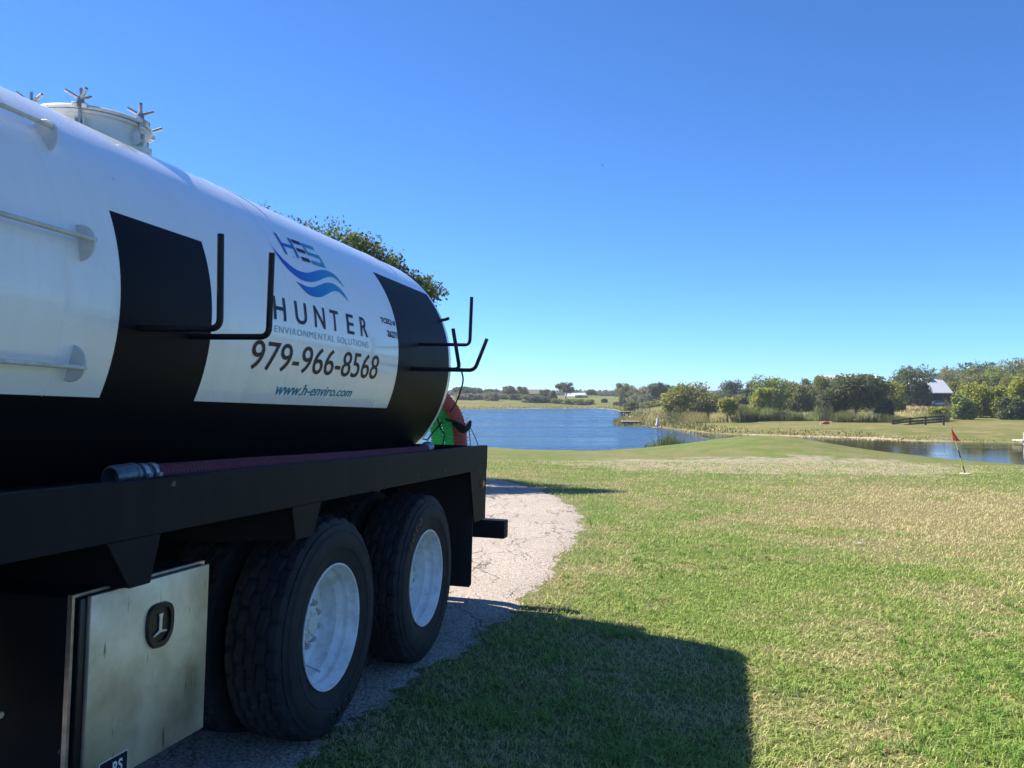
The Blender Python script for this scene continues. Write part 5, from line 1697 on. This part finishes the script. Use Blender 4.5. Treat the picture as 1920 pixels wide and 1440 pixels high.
shed('shed', 1768, 1790, 726, 719, 165, 7, M['wallbrown'], M['roofgreen'], 'small shed with green roof right of the barn', 'shed', doors=1)
b = MB()
pts = [at(1773, 137), at(1798, 134), at(1800, 150), at(1774, 152)]
b.add([(x, y, hz(x, y) + 0.06) for x, y in pts], [(0, 1, 2, 3)])
o = b.build('yard', M['paleroad'], smooth=0); tag(o, 'patch of pale bare yard right of the barn', kind='structure')

# vehicle parked at the barn
def small_car():
    x, y = at(1757, 131)
    root = empty('parked_car', (x, y, hz(x, y))); root.scale = (0.6, 0.6, 0.6); tag(root, 'small silver car parked in front of the barn', 'car')
    b = MB(); b.prism([(-1.9, .35), (1.9, .35), (1.95, .75), (1.25, .88), (.7, 1.38), (-.9, 1.40), (-1.5, .92), (-1.95, .85)], 'y', -.8, .8)
    b.build('body', M['carpaint'], root, bev=0.06)
    b = MB(); b.prism([(-1.30, .92), (1.05, .92), (.62, 1.30), (-.85, 1.32)], 'y', -.81, .81); b.build('window', M['glass'], root)
    for xx in (-1.2, 1.2):
        for yy in (-.72, .72):
            b = MB(); b.lathe([(0.001, -.1), (.31, -.1), (.31, .1), (.001, .1)], (xx, yy, .31), 'y', 16); b.build('wheel', M['rubber'], root)
small_car()

# ------------------------------------------------------------------ docks, fence, boat, flag
def dock(px0, px1, row, Y, label, legs=3, d=2.2, rail=False):
    x0, _ = at(px0, Y); x1, _ = at(px1, Y)
    z = CZ - (row - HZ) / F_PX * Y
    root = empty('dock', ((x0 + x1) / 2, Y, WZ)); tag(root, label, 'dock', 'fishing docks on the right bank')
    w = x1 - x0; zt = z - WZ
    n = max(6, int(w / 0.45))
    for i in range(n):
        a = -w / 2 + w * i / n
        b = MB(); b.box(a + 0.02, a + w / n - 0.02, -d / 2, d / 2, zt - 0.06, zt); b.build('plank', M['wood'], root)
    b = MB(); b.box(-w / 2, w / 2, -d / 2 - 0.05, -d / 2, zt - 0.22, zt - 0.061); b.box(-w / 2, w / 2, d / 2, d / 2 + 0.05, zt - 0.22, zt - 0.061); b.build('beam', M['darkwood'], root)
    for i in range(legs):
        for yy in (-d / 2 + 0.1, d / 2 - 0.1):
            xx = -w / 2 + 0.25 + (w * 0.72) * i / max(1, legs - 1)
            b = MB(); b.box(xx - 0.07, xx + 0.07, yy - 0.07, yy + 0.07, -0.7, zt - 0.065); b.build('post', M['darkwood'], root)
dock(1165, 1199, 789.5, 97, 'nearer wooden dock on posts at the right bank of the lake')
dock(1163, 1181, 771.5, 138, 'farther small wooden dock beyond the nearer one', legs=3)
# platform at the right edge
x, y = at(1921, 61.5)
root = empty('pond_platform', (x, y, WZ)); tag(root, 'small white platform with a post at the right edge of the pond', 'platform')
for i in range(4):
    b = MB(); b.box(-0.6 + 0.45 * i + 0.02, -0.6 + 0.45 * i + 0.43, -0.6, 0.6, 0.22, 0.28); b.build('plank', M['concrete'], root)
for xx in (-0.42, -0.28):
    b = MB(); b.box(xx - 0.035, xx + 0.035, -0.62, -0.55, -0.5, 0.85 if xx < -0.4 else 1.0); b.build('post', M['darkwood'] if xx > -0.4 else M['cloth'], root)

def fence():
    P = [at(1673, 84, 799), at(1706, 83.5, 797), at(1735, 83, 796), at(1769, 82.5, 794.5)]
    tops = [788, 783, 781, 778.5]
    x0, y0, _ = P[0]
    root = empty('rail_fence', (x0, y0, hz(x0, y0))); tag(root, 'low dark three rail fence on the mown bank across the pond', 'fence')
    z0 = hz(x0, y0)
    TT = []
    for (x, y, _), r in zip(P, tops):
        g = hz(x, y) ; zt = CZ - (r - HZ) / F_PX * y
        TT.append((x - x0, y - y0, g - z0, zt - z0))
        b = MB(); b.box(x - x0 - 0.07, x - x0 + 0.07, y - y0 - 0.07, y - y0 + 0.07, g - z0 - 0.3, zt - z0 + 0.04); b.build('post', M['darkwood'], root)
    for k in range(3):
        for a, c in zip(TT, TT[1:]):
            fa = a[3] - k * 0.27 - 0.02; fc = c[3] - k * 0.27 - 0.02
            b = MB()
            b.add([(a[0], a[1] - 0.10, fa - 0.13), (c[0], c[1] - 0.10, fc - 0.13), (c[0], c[1] - 0.10, fc), (a[0], a[1] - 0.10, fa), (a[0], a[1] - 0.072, fa - 0.13), (c[0], c[1] - 0.072, fc - 0.13), (c[0], c[1] - 0.072, fc), (a[0], a[1] - 0.072, fa)],
                  [(0, 1, 2, 3), (7, 6, 5, 4), (0, 4, 5, 1), (3, 2, 6, 7), (0, 3, 7, 4), (1, 5, 6, 2)])
            b.build('rail', M['darkwood'], root)
fence()

x, y = at(1548, 84)
root = empty('boat', (x, y, hz(x, y))); root.scale = (0.68, 0.68, 0.75); tag(root, 'small red boat lying upturned on the grass across the inlet', 'boat')
b = MB()
b.tube([(-0.55, 0, 0.16), (-0.4, 0, 0.2), (0, 0, 0.24), (0.4, 0, 0.22), (0.62, 0, 0.15)], [0.03, 0.15, 0.21, 0.17, 0.02], 12)
b.build('hull', M['redboat'], root)
b = MB(); b.box(-0.78, -0.60, -0.1, 0.12, 0, 0.16); b.build('seat', M['cloth'], root)

# white draped post and yellow ball by the near reeds
x, y, z = at(1233, 88.5, 801)
root = empty('marker_post', (x, y, WZ)); tag(root, 'post with grey white cloth draped over it in the shallows', 'post')
b = MB(); b.tube([(0, 0, -0.3), (0, 0, 1.15)], [0.04, 0.03], 8); b.build('pole', M['wood'], root)
b = MB(); b.lathe([(0.02, 1.12), (0.07, 1.10), (0.10, 0.95), (0.15, 0.7), (0.22, 0.45), (0.20, 0.28)], (0, 0, 0), 'z', 14); b.build('cloth', M['cloth'], root)
x, y, z = at(1239, 60, 800)
root = empty('yellow_float', (x, 60, WZ)); tag(root, 'thin leaning rod with a yellow ball on top behind the reeds', 'rod')
b = MB(); b.tube([(0.25, 0, -0.2), (0.1, 0, 0.7), (0, 0, z - WZ)], 0.015, 6); b.build('rod', M['wood'], root)
b = MB(); b.lathe([(0.001, -0.06), (0.04, -0.045), (0.06, 0), (0.04, 0.045), (0.001, 0.06)], (0, 0, z - WZ), 'z', 12); b.build('ball', M['yellow'], root)

def flag():
    Y = 25.8
    x, y = at(1809, Y)
    z0 = hz(x, y)
    root = empty('golf_flag', (x, y, z0)); tag(root, 'leaning golf pin with limp red flag in a white cup ring', 'golf flag')
    k = Y / F_PX
    tip = Vector((-(1809 - 1784) * k, 0.02, (888 - 799) * k))
    segs = 6
    for i in range(segs):
        a = tip * (i / segs); c = tip * ((i + 1) / segs)
        b = MB(); b.tube([a, c], 0.016, 10)
        b.build('pole_band', M['yellow'] if i in (3, 1) else (M['darkwood'] if i in (0, 2) else M['cloth']), root)
    b = MB(); b.lathe([(0.001, 0.006), (0.05, 0.006), (0.055, 0.024), (0.15, 0.024), (0.165, 0.004)], (0, 0, 0), 'z', 24)
    b.build('cup_ring', M['concrete'], root)
    # limp cloth hanging from the top, with folds
    nx_, nz_ = 14, 12
    vs = []
    for j in range(nz_):
        v = j / (nz_ - 1)
        for i in range(nx_):
            u = i / (nx_ - 1)
            p = tip * (1 - 0.02 - 0.27 * v)
            spread = 0.10 + 0.13 * v
            xx = -0.10 * (1 - v) * u + spread * (u - 0.55) + 0.05 * u * v
            vs.append((p.x + xx + 0.015, p.y - 0.03 - 0.035 * math.sin(u * 9 + v * 2), p.z - 0.07 * u * (1 - v) - 0.05 * u * v))
    fs = [(j * nx_ + i, j * nx_ + i + 1, (j + 1) * nx_ + i + 1, (j + 1) * nx_ + i) for j in range(nz_ - 1) for i in range(nx_ - 1)]
    nv = len(vs)
    vs2 = [(p[0], p[1] + 0.004, p[2]) for p in vs]
    b = MB(); b.add(vs + vs2, fs + [tuple(i + nv for i in f[::-1]) for f in fs])
    b.build('flag', M['redflag'], root, smooth=80)
flag()

x, y = at(1610, 11.0)
b = MB(); b.add([(-0.05, 0, 0.02), (0.02, -0.03, 0.03), (0.06, 0.01, 0.045), (0.0, 0.04, 0.055), (-0.02, 0, 0.035), (-0.05, 0, 0.016), (0.02, -0.03, 0.026), (0.06, 0.01, 0.041), (0.0, 0.04, 0.05)], [(0, 1, 4), (1, 2, 4), (2, 3, 4), (3, 0, 4), (5, 6, 7, 8)])
o = b.build('paper_scrap', M['pink'], smooth=0); o.scale = (0.6, 0.6, 0.6); o.location = (x, y, hz(x, y)); tag(o, 'tiny pale pink scrap lying on the lawn', 'litter')

# bird far off in the sky
x, y, z = at(1130, 140, 309)
b = MB()
b.tube([(-0.3, 0, 0), (-0.1, 0, 0.03), (0.15, 0, 0.02), (0.32, 0, 0)], [0.02, 0.09, 0.07, 0.01], 8)
b.add([(-0.1, 0, 0.05), (0.12, 0, 0.05), (0.05, -0.55, 0.22), (-0.12, -0.5, 0.22), (-0.1, 0, 0.02), (0.12, 0, 0.02), (0.05, -0.55, 0.20), (-0.12, -0.5, 0.20)], [(0, 1, 2, 3), (7, 6, 5, 4), (0, 4, 5, 1), (1, 5, 6, 2), (2, 6, 7, 3), (3, 7, 4, 0)])
b.add([(-0.1, 0, 0.05), (0.12, 0, 0.05), (0.05, 0.55, 0.22), (-0.12, 0.5, 0.22), (-0.1, 0, 0.02), (0.12, 0, 0.02), (0.05, 0.55, 0.20), (-0.12, 0.5, 0.20)], [(0, 1, 2, 3), (7, 6, 5, 4), (0, 4, 5, 1), (1, 5, 6, 2), (2, 6, 7, 3), (3, 7, 4, 0)])
o = b.build('bird', M['darkwood']); o.scale = (0.5, 0.5, 0.5); o.location = (x, y, z); tag(o, 'tiny dark bird high in the blue sky', 'bird')

# ------------------------------------------------------------------ thin air between here and the far bank
m = bpy.data.materials.new('thin_haze')
m.use_nodes = True
nt = m.node_tree
nt.nodes.remove(nt.nodes['Principled BSDF'])
pv = nt.nodes.new('ShaderNodeVolumePrincipled')
pv.inputs['Color'].default_value = (0.80, 0.88, 1.0, 1)
pv.inputs['Density'].default_value = 0.0004
pv.inputs['Anisotropy'].default_value = 0.3
nt.links.new(pv.outputs[0], nt.nodes['Material Output'].inputs['Volume'])
b = MB(); b.box(-4000, 4000, -1500, 5500, -4.2, 14.0)
o = b.build('haze', m, smooth=0)
tag(o, 'thin pale air over the lake and fields', 'haze', kind='stuff')
